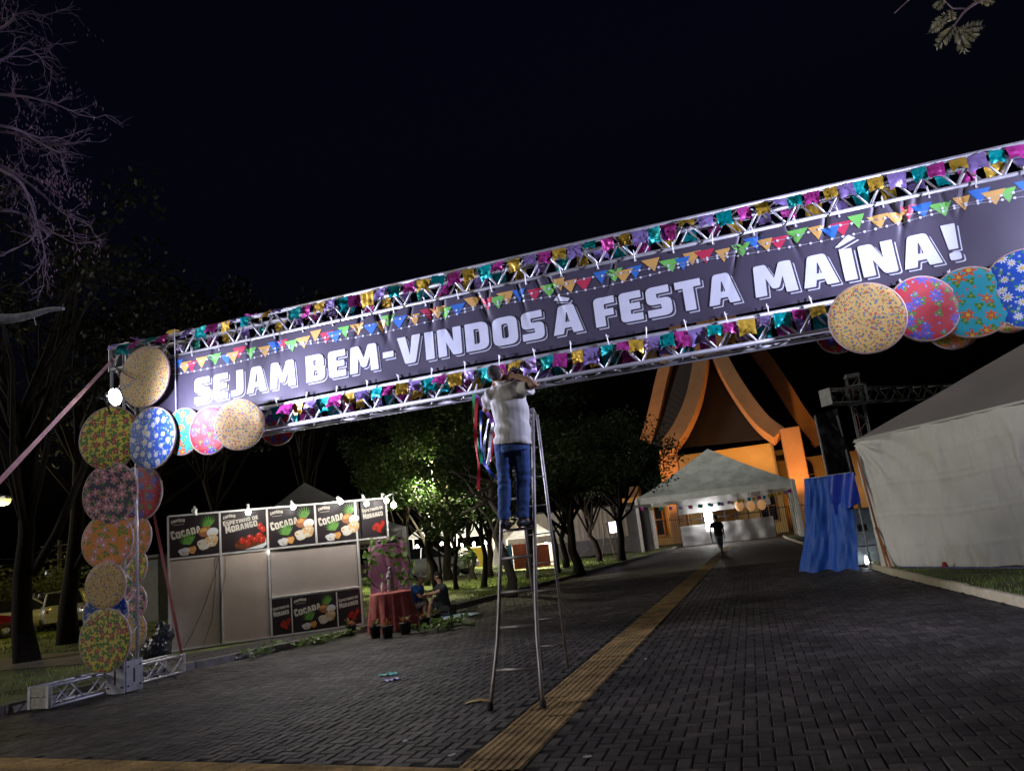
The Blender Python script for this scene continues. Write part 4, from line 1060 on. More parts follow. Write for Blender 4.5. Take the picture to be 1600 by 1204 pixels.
def sign(kind, u0, u1, v0, v1, name='sign_panel', label=None, cut=False):
    w, h = u1-u0, v1-v0
    pts = [(u0, v0), (u1, v0), (u1, v1), (u0, v1)]
    if cut: pts = [(u0, v0), (u1-h*.3, v0), (u1-h*.1, v0+h*.07), (u1, v0+h*.3), (u1, v1), (u0, v1)]
    mb = MB(); mb.prism(pts, lambda a, b, c: (a, -.004-c, b), .01)
    s = bpy.data.objects.new(name, mb.mesh(name, SIGN)); col.objects.link(s); s.parent = booth; s['label'] = label
    y = -.0165; U = lambda a: u0+w*a; V = lambda b: v0+h*b; k = min(1.0, w/(h*1.3))
    if kind == 'half':
        text_part('ESPETINHO DE', U(.06), V(.68), h*.075, .12, CREAM, s, y, 0, w*.86); text_part('MORANGO', U(.08), V(.5), h*.12, .12, CREAM, s, y, 0, w*.82)
        for q, (a, b) in enumerate(((.5, .25), (.62, .32), (.75, .26), (.85, .36), (.68, .17))): poly_part('printed_strawberry', ellipse(U(a), V(b), h*.055, h*.075, q, 12), STRW, s, y-.0008*q)
        return s
    text_part('EMPÓRIO', U(.05), V(.83), h*.075, .05, CREAM, s, y, .35, w*.27, .16)
    poly_part('printed_line', [(U(.08), V(.79)), (U(.3), V(.8)), (U(.3), V(.808)), (U(.08), V(.798))], CREAM, s, y)
    if kind == 'cocada':
        text_part('COCADA', U(.06), V(.43), h*.17, .2, CREAM, s, y, 0, w*.6, .1)
        frond('printed_leaf', U(.82), V(.68), h*.34, 1.0, 2.9, LG, s, y); frond('printed_leaf', U(.42), V(.28), h*.38, 1.1, 2.9, LG, s, y)
        poly_part('printed_coconut', ellipse(U(.72), V(.57), h*.16, h*.13, .3), BRN, s, y-.004); poly_part('printed_coconut', ellipse(U(.87), V(.54), h*.14, h*.11, .2), WHT, s, y-.006)
        for q in range(16):
            ua, va = (.84, .33) if q < 7 else ((.68, .25) if q < 12 else (.34, .12)); rr_ = h*(.13 if q < 12 else .1); aa = q*2.4
            poly_part('printed_crumb', ellipse(U(ua)+rr_*.75*math.cos(aa), V(va)+rr_*.6*math.sin(aa), h*.035, h*.024, aa, 9, .25, q), (SWT, CAR, WHT, CREAM)[q % 4], s, y-.0125-.0003*q)
        poly_part('printed_highlight', ellipse(U(.69), V(.61), h*.09, h*.05, .3), CAR, s, y-.0045); poly_part('printed_shade', ellipse(U(.89), V(.5), h*.1, h*.05, .2), CREAM, s, y-.0065)
        poly_part('printed_sweet', ellipse(U(.84), V(.33), h*.17, h*.15, .4, 14, .12, 1), SWT, s, y-.008); poly_part('printed_sweet', ellipse(U(.68), V(.25), h*.15, h*.13, -.3, 13, .15, 2), CREAM, s, y-.0095)
        poly_part('printed_sweet', ellipse(U(.45), V(.15), h*.11, h*.09, .1, 13, .2, 3), CAR, s, y-.008); poly_part('printed_sweet', ellipse(U(.3), V(.12), h*.13, h*.1, .1, 13, .2, 4), WHT, s, y-.0095)
    else:
        text_part('ESPETINHO DE', U(.05), V(.66), h*.095, .13, CREAM, s, y, 0, w*.78, .1); text_part('MORANGO', U(.1), V(.47), h*.155, .16, CREAM, s, y, 0, w*.72, .1)
        poly_part('printed_bowl', ellipse(U(.68), V(.2), h*.45, h*.16, .12, 20)[:], CHOC, s, y)
        for q, (a, b) in enumerate(((.45, .26), (.57, .2), (.63, .32), (.74, .25), (.83, .35), (.9, .24), (.86, .58), (.92, .5))):
            poly_part('printed_strawberry', ellipse(U(a), V(b), h*.07, h*.09, .5*q, 12), STRW, s, y-.002-.0008*q); poly_part('printed_shine', ellipse(U(a)-h*.02, V(b)+h*.03, h*.014, h*.02, .4, 8), SHINE, s, y-.0095)
        poly_part('printed_rim', [(U(.5), V(.02)), (U(.95), V(.14)), (U(.99), V(.3)), (U(.99), V(.1)), (U(.9), V(.02))], WHT, s, y-.001)
    return s
e = .024
sign('cocada', ub[0]+e, ub[1]-e, zs+e, zt-e, label='dim COCADA sign panel at the booth\'s left end'); sign('morango', ub[1]+e, u2-e, zs+e, zt-e, label='ESPETINHO DE MORANGO sign panel with strawberries')
sign('cocada', u2+e, ub[3]-e, zs+e, zt-e, label='bright COCADA sign panel in the middle'); sign('cocada', ub[3]+e, ub[4]-e, zs+e, zt-e, label='bright COCADA sign panel, right of the middle')
sign('half', ub[4]+e, ub[5]-e, zs+e, zt-e, label='narrow strawberry sign panel with a rounded corner', cut=True)
ul = [u2, BP(456, 960)[0], BP(527, 950)[0], u3]
sign('half', ul[0]+e, ul[1]-.012, .05, lowtop-e, label='narrow strawberry panel low at the counter\'s left', cut=False); sign('cocada', ul[1]+.012, ul[2]-.012, .05, lowtop-e, label='COCADA panel under the counter'); sign('half', ul[2]+.012, ul[3]-e, .05, lowtop-e, label='narrow strawberry panel low at the counter\'s right')
for u in (ul[1], ul[2]): lbox('post', u-.011, u+.011, .034, lowtop-.02, -.02, .02, FR)
# cables down the blank panels
cb = MB()
for pts in ([(343, 868), (335, 900), (318, 950), (300, 990), (288, 1012)], [(338, 868), (336, 920), (332, 965), (318, 1008)], [(352, 868), (352, 900), (346, 930), (345, 1005)]):
    q = [BP(*p) for p in pts]; cb.tube([P0+bu*a+Vector((0, 0, b))-bn*.03 for a, b in q], .006, 5)
tag(cb.build('power_cable', BLACK), 'thin black cables hanging down the booth\'s blank panels', 'cable')

# clip lamps over the signs
BULB = mat('lit_bulb', (1, 1, 1), .4, emis=(1, .97, .9), es=40)
def clip_lamp(px, py, lit, label, power=72, out=.5, drop=True):
    u, v = BP(px, py); base = P0+bu*u+Vector((0, 0, zt)); tip = P0+bu*u+Vector((0, 0, v))-bn*out
    t = thing('clip_lamp', label, 'lamp', base, group='lamps clipped along the booth top')
    mb = MB(); mb.bbox(base+Vector((0, 0, .05)), (.05, .05, .16), .008, brz+.4); mb.build('clamp', FR, t)
    MB().tube([base+Vector((0, 0, .1)), base.lerp(tip, .5)+Vector((0, 0, .12)), tip+Vector((0, 0, .07))], .008, 6).build('arm', FR, t)
    MB().lathe([(.016, .085), (.02, .05), (.018, .035)], tip, 10).build('socket', WHITE, t)
    if lit:
        MB().lathe([(0, -.065), (.033, -.058), (.055, -.026), (.058, 0), (.046, .026), (.02, .045)], tip, 14).build('bulb', BULB, t, True)
        lamp('POINT', t, tip-Vector((0, 0, .0))-bn*.06, power, (1, .95, .86), .05)
    else: MB().lathe([(0, -.065), (.033, -.058), (.055, -.026), (.058, 0), (.046, .026), (.02, .045)], tip, 14).build('bulb', WHITE, t, True)
clip_lamp(306, 800, False, 'unlit clip lamp over the leftmost sign'); clip_lamp(388, 802, True, 'lit bulb over the strawberry sign'); clip_lamp(456, 794, True, 'lit bulb over the middle COCADA sign')
clip_lamp(528, 786, True, 'lit bulb over the right COCADA sign'); clip_lamp(568, 789, True, 'lit bulb at the left of the narrow sign'); clip_lamp(598, 784, True, 'lit bulb at the right corner of the booth')
t = thing('hanging_bulb', 'lit bulb hanging on an arm beyond the booth\'s right corner', 'lamp', P0+bu*ub[5]+Vector((0, 0, zt)))
tip = AT(615, 788, 14.9); MB().lathe([(0, -.065), (.033, -.058), (.055, -.026), (.058, 0), (.046, .026), (.02, .045)], tip, 14).build('bulb', BULB, t, True)
MB().tube([P0+bu*ub[5]+Vector((0, 0, zt+.03)), tip+Vector((0, 0, .22)), tip+Vector((0, 0, .04))], .01, 6).build('arm', FR, t); lamp('POINT', t, tip, 85, (1, .95, .86), .05)
t2 = thing('spot_lamp', 'tiny lit spot on the booth post under the signs', 'lamp', P0+bu*u2+Vector((0, 0, zs-.1))); MB().ell(P0+bu*u2+Vector((0, 0, zs-.06))-bn*.05, (.02, .02, .02), 8, 6).build('bulb', BULB, t2)
MB().tube([P0+bu*u2+Vector((0, 0, zs-.02)), P0+bu*u2+Vector((0, 0, zs-.06))-bn*.04], .008, 5).build('bracket', FR, t2)

# ------------------------------------------------------------------ pyramid tents
CANVAS = leafmat('canvas_white', (.6, .6, .57), 0.0001, .3)
def frame_tent(name, label, corners, zg, eave, peak, m, postr=.05, valance=.25, legs=(0, 1, 2, 3), truss=True, peak_at=None, group=None):
    corners = [Vector(c) for c in corners]; c0 = sum(corners, Vector())/4
    t = thing(name, label, 'tent', (c0.x, c0.y, zg), group=group)
    pk = Vector((c0.x, c0.y, peak)) if peak_at is None else Vector(peak_at)
    for k in range(4):
        a, b = corners[k], corners[(k+1) % 4]
        def fn(u, v, a=a, b=b):
            p = a.lerp(b, u); p.z = eave; q = p.lerp(pk, v); q.z = eave+(peak-eave)*(v**1.12)-.06*math.sin(math.pi*v)*math.sin(math.pi*u); return q
        MB().grid(fn, 12, 10).build('roof_panel', m, t, True)
        def fv(u, v, a=a, b=b):
            p = a.lerp(b, u); n = (b-a).cross(Vector((0, 0, 1))).normalized(); p.z = eave-v*valance+.02*math.sin(u*40)*v; return p+n*.02*math.sin(u*25)*v
        MB().grid(fv, 40, 3).build('valance', m, t, True)
        if k in legs: MB().bbox((a.x, a.y, (zg+eave)/2), (postr*2, postr*2, eave-zg), .01).build('leg', WHITE, t)
        mb = MB(); a2, b2 = Vector((a.x, a.y, eave-.05)), Vector((b.x, b.y, eave-.05)); mb.tube([a2, b2], .03, 6); d = Vector((0, 0, -.3))
        if truss:
            mb.tube([a2+d, b2+d], .025, 6); n = 10
            for i in range(n): mb.tube([a2.lerp(b2, i/n)+(d if i % 2 else Vector()), a2.lerp(b2, (i+1)/n)+(Vector() if i % 2 else d)], .015, 5)
        mb.build('eave_truss', WHITE, t)
    return t
c1 = AT(633, 828, 19.0); c1.z = 0
cA = c1; cB = c1+bn*4.5; cC = cB-bu*4.5; cD = c1-bu*4.5
pz = AT(476, 760, DEP((c1+bn*2.2-bu*2.2))).z
frame_tent('booth_tent', 'pale pyramid tent standing behind the sweets booth', [cA, cB, cC, cD], .15, AT(633, 822, 19).z, pz+.2, CANVAS, .06)

# ------------------------------------------------------------------ devotional table
TD = 15.6
CLOTHR = mat('red_cloth', (.26, .03, .035), .6, var=.25, vs=5, c2=(.46, .12, .1))
tc0 = G(615, 985); TH = .82
table = thing('altar_table', 'table under a dark red cloth beside the booth', 'table', tc0, R(20))
def cloth(u, v):
    a = u*2*math.pi; rx, ry = .43, .34
    sq = 1/max(abs(math.cos(a))**3+abs(math.sin(a))**3, .01)**(1/3)
    if v < .4: k = v/.4; return (rx*sq*math.cos(a)*k, ry*sq*math.sin(a)*k, TH+.004*noise.noise(Vector((math.cos(a)*k*3, math.sin(a)*k*3, 0))))
    k = (v-.4)/.6; kf = min(1, k*1.6); fl_ = 1+.015+.16*k+.055*kf*math.sin(a*13+.6*math.sin(a*3))+.05*kf*math.sin(a*7+1)+.025*kf*math.sin(a*31)+.03*noise.noise(Vector((a*2, k*3, 0))); return (rx*sq*math.cos(a)*fl_, ry*sq*math.sin(a)*fl_, TH-.01-(TH-.03)*k)
tcl = local('tablecloth', MB().grid(cloth, 150, 34).mesh('tablecloth', CLOTHR, True), table)
PINKC = leafmat('pink_cloth', (.72, .32, .58), .0001, .6)
bk = AT(607, 884, 16.85)
bd = thing('pink_backdrop', 'arched pink cloth backdrop with a black bow behind the statue', 'backdrop', (bk.x, bk.y, 0), brz-.35)
hz = bk.z; rx, rz_ = .5, .6
def bfn(u, v):
    x = (u-.5)*.86; top = hz+.42+.2*math.sqrt(max(0, 1-(x/.44)**2)); z = lerp(.55, top, v); return (x*(1+.08*math.sin(v*3)), .02+.01*math.sin(x*40+3*math.sin(v*2))+.02*noise.noise(Vector((x*4, z*3, 1))), z)
local('cloth', MB().grid(bfn, 60, 20).mesh('cloth', PINKC, True), bd)
local('hoop', MB().tube([(.5*math.cos(a*.157), -.05, hz-.02+.5*math.sin(a*.157)) for a in range(41)], .014, 6).mesh('hoop', mat('dark_hoop', (.08, .02, .05), .5), True), bd)
local('bow', MB().bbox((.02, -.03, hz+rz_-.06), (.3, .05, .07), .02).ell((-.12, -.04, hz+rz_-.05), (.09, .03, .05)).ell((.16, -.04, hz+rz_-.05), (.09, .03, .05)).mesh('bow', BLACK, True), bd)
local('stand', MB().tube([(-.2, .03, 0), (0, .02, hz)], .015, 6).tube([(.2, .03, 0), (0, .02, hz)], .015, 6).mesh('stand', BLACK), bd)
VINE = leafmat('vine_leaf', (.09, .2, .03)); rv = random.Random(31)
vine = thing('leafy_vine', 'green round-leaved vine trained over the pink backdrop', 'vine', (bk.x, bk.y, 0.8))
def leaf_mesh(name, s, m, lobes=0):
    pts = [(0, 0), (.35, .12), (.5, .45), (.36, .82), (0, 1.0), (-.36, .82), (-.5, .45), (-.35, .12)]
    vs = [(x*s, -.12*s*abs(x)*2+.05*s*y, y*s) for x, y in pts]+[(0, .06*s, .5*s)]
    return MB().add(vs, [(i, (i+1) % 8, 8) for i in range(8)]).mesh(name, m, True)
lm = leaf_mesh('leaf', .12, VINE); RB = Matrix.Rotation(brz-.35, 4, 'Z')
stem = MB()
for k in range(5):
    x0 = -.3+.15*k; pts = [Vector((bk.x, bk.y, hz))+RB @ Vector((x0+.1*math.sin(q*.9+k), -.06, .68-q*.16)) for q in range(8)]; stem.tube(pts, .005, 4)
stem.build('stem', VINE, vine)
for k in range(64):
    a = rv.uniform(0, 6.28); q = rv.uniform(.2, 1.18)**.6
    p = Vector((bk.x, bk.y, hz))+RB @ Vector((rx*1.12*q*math.cos(a), -.07-rv.random()*.05, rz_*q*math.sin(a)))
    if p.z < .85: continue
    M = Matrix.Translation(p) @ RB @ Matrix.Rotation(rv.uniform(-.7, .7), 4, 'Z') @ Matrix.Rotation(rv.uniform(-2.6, 2.6), 4, 'Y') @ Matrix.Rotation(rv.uniform(-.6, .4), 4, 'X')
    inst('leaf', lm, vine, M @ Matrix.Scale(rv.uniform(.7, 1.15), 4))
# small statue of a robed figure and a candle cup
sp_ = Vector((tc0.x+.02, tc0.y-.02, TH+.012)); sh_ = AT(615, 884, DEP(sp_)).z-TH
st = thing('statue', 'small grey robed statue standing on the altar table', 'statue', sp_)
mb = MB(); s = sh_
mb.lathe([(0, 0), (.16*s, 0), (.17*s, .05*s), (.13*s, .07*s), (.15*s, .1*s), (.14*s, .3*s), (.12*s, .5*s), (.135*s, .62*s), (.12*s, .74*s), (.05*s, .8*s), (.0, .81*s)], sp_, 14); mb.ell(sp_+Vector((0, 0, .88*s)), (.065*s, .075*s, .09*s), 10, 8)
mb.ell(sp_+Vector((0, .02*s, .86*s)), (.085*s, .08*s, .12*s), 10, 8); mb.tube([sp_+Vector((-.13*s, 0, .68*s)), sp_+Vector((-.08*s, -.13*s, .52*s)), sp_+Vector((0, -.16*s, .6*s))], .035*s, 8); mb.tube([sp_+Vector((.13*s, 0, .68*s)), sp_+Vector((.08*s, -.13*s, .52*s)), sp_+Vector((0, -.16*s, .6*s))], .035*s, 8)
remesh(mb, 'figure', mat('statue_grey', (.24, .22, .24), .6, var=.2), st, .01, 1)
cp = G(610, 930, TH); cp = Vector((tc0.x-.12, tc0.y-.14, TH+.01)); tag(MB().lathe([(0, 0), (.035, 0), (.04, .1), (.03, .14), (.018, .17), (.02, .2), (0, .21)], cp, 14).build('vase', WHITE, None, True), 'small white vase in front of the statue', 'vase')
# potted plants along the front
POT = mat('black_pot', (.02, .02, .02), .6); BRO = leafmat('bromeliad_leaf', (.14, .16, .05)); BRR = leafmat('red_leaf', (.35, .07, .03))
pot_lab = ['black pot of red and green leaves in front of the booth\'s right end', 'black pot at the left foot of the red tablecloth', 'black pot in the middle front of the red tablecloth', 'black pot near the right front of the red tablecloth', 'black pot right of the tablecloth, before the seated men', 'black pot rightmost of those beside the tablecloth']
def long_leaf(mb, base, a, ln, w, el):
    d = Vector((math.cos(a), math.sin(a), 0)); s_ = Vector((-d.y, d.x, 0)); vs = []
    for i in range(5):
        t = i/4; p = base+d*ln*t*math.cos(el)+Vector((0, 0, ln*(t*math.sin(el)-.35*t*t))); ww = w*math.sin(math.pi*min(.97, .25+.75*t)); vs += [p-s_*ww, p+s_*ww]
    mb.add(vs, [(2*i, 2*i+1, 2*i+3, 2*i+2) for i in range(4)])
for k, (px, py) in enumerate(((549, 993), (587, 996), (606, 996), (634, 990), (664, 982), (682, 976))):
    p = G(px, py); t = thing('potted_plant', pot_lab[k], 'plant', p, group='potted plants around the altar table')
    MB().lathe([(0, 0), (.09, 0), (.115, .2), (.125, .2), (.125, .23), (.1, .23), (.0, .21)], p, 14).build('pot', POT, t, True)
    for mm, nn in ((BRO, 12), (BRR, 8)):
        mb = MB()
        for q in range(nn): long_leaf(mb, p+Vector((0, 0, .2)), rv.uniform(0, 6.28), rv.uniform(.16, .34), rv.uniform(.018, .03), rv.uniform(.5, 1.3))
        mb.build('foliage', mm, t, True)
# cut vines lying on the paving
CUT = leafmat('cut_leaf', (.11, .2, .05)); lm2 = leaf_mesh('leaf', .1, CUT); WFL = mat('white_petal', (.7, .7, .66), .6)
def heap(label, pxs, n, spread, wh=.15):
    t = thing('cut_foliage', label, 'foliage', G(*pxs[0]), group='cut foliage lying on the paving'); mb = MB()
    ps = [G(*q) for q in pxs]
    mb.tube([p+Vector((0, 0, .03+.02*math.sin(i*2))) for i, p in enumerate(ps)], .006, 5); mb.build('stem', CUT, t)
    wf = leaf_mesh('petal', .05, WFL)
    for k in range(n):
        f = rv.random()*(len(ps)-1); i = int(f); p = ps[i].lerp(ps[i+1], f-i)+Vector((rv.gauss(0, spread), rv.gauss(0, spread), rv.uniform(.02, .13)))
        M = Matrix.Translation(p) @ Matrix.Rotation(rv.uniform(0, 6.28), 4, 'Z') @ Matrix.Rotation(rv.uniform(-1.5, -.3), 4, 'X') @ Matrix.Rotation(rv.uniform(-.8, .8), 4, 'Y')
        inst('leaf' if rv.random() > wh else 'petal', lm2 if rv.random() > wh else wf, t, M @ Matrix.Scale(rv.uniform(.7, 1.3), 4))
heap('cut green branches scattered on the kerb below the blank panels', [(395, 1030), (415, 1022), (440, 1012)], 46, .12)
heap('long heap of cut leaves and white flowers along the front of the booth', [(455, 1017), (490, 1006), (520, 1000), (545, 995)], 90, .12, .3)
heap('leafy cuttings on the paving right of the black pots', [(650, 988), (665, 990), (688, 985)], 40, .1, .4)
wr_c = G(712, 980); t = thing('leafy_wreath', 'round green wreath lying on the paving beyond the pots', 'wreath', wr_c); mb = MB(); n = 24
mb.tube([wr_c+Vector((.42*math.cos(k*6.283/n), .42*math.sin(k*6.283/n), .05+.03*math.sin(k))) for k in range(n+1)], .015, 6); mb.build('hoop', CUT, t)
for k in range(60):
    a = rv.uniform(1.4, 5.6); p = wr_c+Vector((.42*math.cos(a)+rv.gauss(0, .06), .42*math.sin(a)+rv.gauss(0, .06), rv.uniform(.03, .16)))
    inst('leaf', lm2, t, Matrix.Translation(p) @ Matrix.Rotation(rv.uniform(0, 6.28), 4, 'Z') @ Matrix.Rotation(rv.uniform(-1.5, -.2), 4, 'X') @ Matrix.Scale(rv.uniform(.8, 1.4), 4))
dp = G(712, 963); t = thing('cloth_disc', 'pale blue disc lying flat on the paving near the seated men', 'disc', dp)
MB().lathe([(0, .03), (.55, .03), (.58, .02), (.58, 0)], dp, 32).build('cloth', mat('pale_blue_cloth', (.3, .45, .6), .6, var=.3, vs=8), t, True); MB().lathe([(.56, .035), (.59, .03), (.6, .01), (.58, 0)], dp, 32).build('hoop', WHITE, t, True)

# ------------------------------------------------------------------ two seated men and the walker
def seated(label, D, spec, look, fwd, shirt, tr, hair, extra, **k):
    J = J_(D, spec)
    for q in 'LR':
        J['toe'+q] = J['an'+q]+Vector(look).normalized()*.14; J['an'+q].z = .09; J['toe'+q].z = .005
    J['look'] = Vector(look)+Vector((0, 0, -.3)); J['hdL'] = J['hdR'] = Vector(look); return person(label, J, fwd, shirt, tr, SHOE if k.get('sh') is None else k['sh'], hair, 1.0, .016, .55, True, extra, .006)
fa = Vector((.9, -.25, 0)); fb = Vector((-.95, .1, 0))
seated('seated man in a blue T-shirt and grey cap facing his companion', 18.6, dict(pelvis=(650, 944, .1), neck=(654, 914, 0), head=(657, 902, -.05), shL=(652, 918, .2), shR=(646, 919, -.18), elL=(660, 930, .18), elR=(656, 932, -.25), wrL=(668, 931, .1), wrR=(668, 932, -.15),
    hipL=(654, 944, .15), hipR=(652, 946, -.08), knL=(668, 938, .12), knR=(666, 940, -.15), anL=(667, 960, .1), anR=(662, 962, -.2)), fa, fa, mat('blue_tshirt', (.03, .12, .4), .8), mat('grey_shorts', (.16, .15, .16), .8), HAIRD, 'cap', sh=SKIN)
seated('seated man in a dark grey T-shirt leaning towards the man in blue', 18.2, dict(pelvis=(694, 946, .0), neck=(688, 912, 0), head=(684, 900, .05), shL=(684, 918, .2), shR=(694, 918, -.2), elL=(674, 928, .15), elR=(680, 926, -.28), wrL=(665, 929, .12), wrR=(666, 928, -.18),
    hipL=(688, 946, .1), hipR=(690, 948, -.1), knL=(675, 936, .1), knR=(674, 940, -.12), anL=(673, 958, .1), anR=(670, 962, -.15)), fb, fb, mat('dark_tshirt', (.035, .04, .042), .8), mat('dark_shorts', (.02, .022, .03), .8), HAIRD, None, sh=SKIN)
def crate(label, px, py, D, w, h):
    p = AT(px, py, D); p.z = 0; t = thing('crate', label, 'crate', p); mb = MB()
    for z in (.02, h*.35, h*.68, h-.03):
        for (cx, cy, dx, dy) in ((0, -w/2, w, .02), (0, w/2, w, .02), (-w/2, 0, .02, w-.021), (w/2, 0, .02, w-.021)): mb.box((p.x+cx, p.y+cy, z), (dx, dy, h*.2))
    mb.build('slats', BLACK, t); mb = MB()
    for sx in (-1, 1):
        for s2 in (-1, 1): mb.box((p.x+sx*(w/2-.005), p.y+s2*(w/2-.005), h/2), (.04, .04, h))
    mb.build('corners', BLACK, t); MB().bbox((p.x, p.y, h), (w, w, .03), .008).build('seat_board', BLACK, t)
seatz = AT(694, 953, 18.2).z
crate('black crate the man in the dark shirt sits on', 694, 950, 18.2, .42, max(.25, seatz-.06)); crate('low black crate under the man in the blue shirt', 649, 950, 18.7, .38, max(.25, AT(650, 951, 18.7).z-.06))
WD = DEP(G(1127, 864))
JW = J_(WD, dict(pelvis=(1123, 835, 0), neck=(1119, 815, 0), head=(1118, 808, 0), shL=(1112, 819, 0), shR=(1127, 818, 0), elL=(1110, 828, -.1), elR=(1130, 827, .1), wrL=(1111, 837, .1), wrR=(1131, 836, .15),
    hipL=(1120, 836, 0), hipR=(1126, 836, 0), knL=(1123, 849, .1), knR=(1127, 849, .2), anL=(1128, 861, -.3), anR=(1127, 859, .35)))
zg = min(JW['anL'].z, JW['anR'].z)
for q in 'LR': JW['an'+q].z = max(.09, JW['an'+q].z if q == 'L' else .12); JW['toe'+q] = JW['an'+q]+Vector((.02, .14, -.06)); JW['toe'+q].z = .01
JW['hdL'] = JW['hdR'] = Vector((0, .1, -1))
person('person in a dark T-shirt and grey trousers walking away up the road', JW, (-.05, 1, 0), mat('dark_tshirt', (.035, .04, .042)), mat('grey_trousers', (.3, .31, .34), .8), SHOE, HAIRD, 1.05, .02, .55, wr=.005)

# ================================================================== CHURCH AND ITS CANOPY
CW = mat('church_wall', (.62, .42, .16), .8, var=.12, vs=.8, bump=.2, bs=12)
RIBM = mat('church_rib', (.5, .26, .12), .8, var=.15, vs=.6, bump=.15, bs=10)
TILE = mat('roof_tile', (.02, .014, .012), .8, var=.3, vs=3, bump=.6, bs=6)
CYY = 66.0
church = thing('church', 'orange floodlit church with tall curved ribs behind the far canopy', 'church', (ONY(1140, 800, CYY).x, CYY, 0))
def CP_(px, py, Y=CYY): return ONY(px, py, Y)
def beam(name, path, w, t, m, parent, wd=Vector((1, 0, 0))):
    vs = []; n = len(path)
    for i, p in enumerate(path):
        d = (path[min(i+1, n-1)]-path[max(i-1, 0)]).normalized(); s = (wd-d*wd.dot(d)).normalized(); q = d.cross(s)
        ww = w[i] if isinstance(w, list) else w
        vs += [p-s*ww/2-q*t/2, p+s*ww/2-q*t/2, p+s*ww/2+q*t/2, p-s*ww/2+q*t/2]
    fs = [(i*4+k, i*4+(k+1) % 4, i*4+4+(k+1) % 4, i*4+4+k) for i in range(n-1) for k in range(4)]+[(3, 2, 1, 0), (4*n-4, 4*n-3, 4*n-2, 4*n-1)]
    return MB().add(vs, fs).build(name, m, parent)
def curve(pts, n=6):
    out = []
    for i in range(len(pts)-1):
        p0, p1, p2, p3 = pts[max(i-1, 0)], pts[i], pts[i+1], pts[min(i+2, len(pts)-1)]
        for q in range(n):
            t = q/n; out.append(.5*((2*p1)+(p2-p0)*t+(2*p0-5*p1+4*p2-p3)*t*t+(3*p1-p0-3*p2+p3)*t**3))
    return out+[pts[-1]]
Yr = CYY-1.5
li = curve([CP_(1044, 700, Yr), CP_(1064, 672, Yr+.6), CP_(1082, 632, Yr+1.6), CP_(1092, 590, Yr+2.8), CP_(1097, 552, Yr+4), CP_(1101, 500, Yr+5.5)])
ri = curve([CP_(1218, 682, Yr), CP_(1192, 662, Yr+.6), CP_(1163, 625, Yr+1.6), CP_(1138, 585, Yr+2.8), CP_(1122, 552, Yr+4), CP_(1105, 500, Yr+5.5)])
lo_ = curve([CP_(1010, 690, Yr+6), CP_(1022, 650, Yr+6.2), CP_(1036, 590, Yr+7), CP_(1050, 540, Yr+8), CP_(1070, 470, Yr+10)])
ro_ = curve([CP_(1284, 692, Yr+6), CP_(1250, 650, Yr+6.3), CP_(1215, 595, Yr+7), CP_(1182, 550, Yr+8), CP_(1110, 470, Yr+10)])
for p, w in ((li, 1.25), (ri, 1.25), (lo_, 1.1), (ro_, 1.3)): beam('rib', p, w, 1.3, RIBM, church)
def roof_between(a, b, dy, m):
    n = min(len(a), len(b)); mb = MB(); off = Vector((0, dy, 0))
    vs = []
    for i in range(n): vs += [a[i]+off, b[i]+off]
    mb.add(vs, [(2*i, 2*i+1, 2*i+3, 2*i+2) for i in range(n-1)]); mb.build('roof', m, church)
roof_between(li, ri, 1.1, TILE); roof_between(lo_, li, 1.0, TILE); roof_between(ri, ro_, 1.0, TILE)
wl_, wr_ = CP_(1000, 800).x, CP_(1228, 800).x; ztop = CP_(1140, 700).z
def wall(name, x0, x1, y, z0, z1, m, th=.3): return MB().box(((x0+x1)/2, y+th/2, (z0+z1)/2), (x1-x0, th, z1-z0)).build(name, m, church)
wall('wall', wl_+2.2, wr_, CYY+.4, 0, ztop, CW); wall('wall', wl_-1.5, wl_+2.198, CYY+.6, 0, CP_(1020, 772).z, CW)
wall('wall', wr_+.002, wr_+8, CYY+3.4, 0, CP_(1270, 712, CYY+3).z, CW); wall('wall', wl_-9, wl_-1.502, CYY+3.4, 0, CP_(1010, 785, CYY+3).z, CW)
MB().box(((wl_+wr_)/2+1.5, CYY+14, ztop/2-.2), (wr_-wl_-1, 20, ztop-.4)).build('nave', CW, church)
for (a, b, w, y) in (((1236, 668), (1262, 835), 1.5, Yr-.2), ((1052, 700), (1056, 838), 1.4, Yr-.2), ((1294, 700), (1312, 770), 1.2, Yr+5), ((992, 760), (1000, 850), 1.1, Yr+4)):
    pa_, pb_ = CP_(*a, y), CP_(*b, y); xm = (pa_.x+pb_.x)/2; MB().bbox((xm, y, pa_.z/2), (w, 1.2, pa_.z), .05).build('pillar', RIBM, church)
for px, py, w, h, y in ((1258, 742, 1.5, 2.8, CYY+3.38), (1024, 812, 1.2, 2.6, CYY+.38), (1200, 790, 1.2, 2.4, CYY+.38)):
    c = CP_(px, py, y); pts = [(-w/2, -h/2), (w/2, -h/2), (w/2, h/2-w/2)]+[(w/2*math.cos(a*math.pi/8), h/2-w/2+w/2*math.sin(a*math.pi/8)) for a in range(1, 8)]+[(-w/2, h/2-w/2)]
    mb = MB(); mb.prism([(a*1.2, b*1.1) for a, b in pts], lambda a, b, k: (c.x+a, y+.01-k, c.z+b), .06); wo = mb.build('window_surround', RIBM, church)
    mb = MB(); mb.prism(pts, lambda a, b, k: (c.x+a, y-.055-k, c.z+b), .03); mb.build('pane', mat('dark_glass', (.01, .01, .012), .1), wo)
    mb = MB(); mb.box((c.x, y-.1, c.z-.1), (.06, .03, h*.9)); mb.box((c.x, y-.1, c.z), (w*.96, .025, .06)); mb.build('mullion', RIBM, wo)
AMB = (1, .46, .13)
ULENS = mat('amber_lens', (1, .6, .2), .4, emis=(1, .6, .2), es=14)
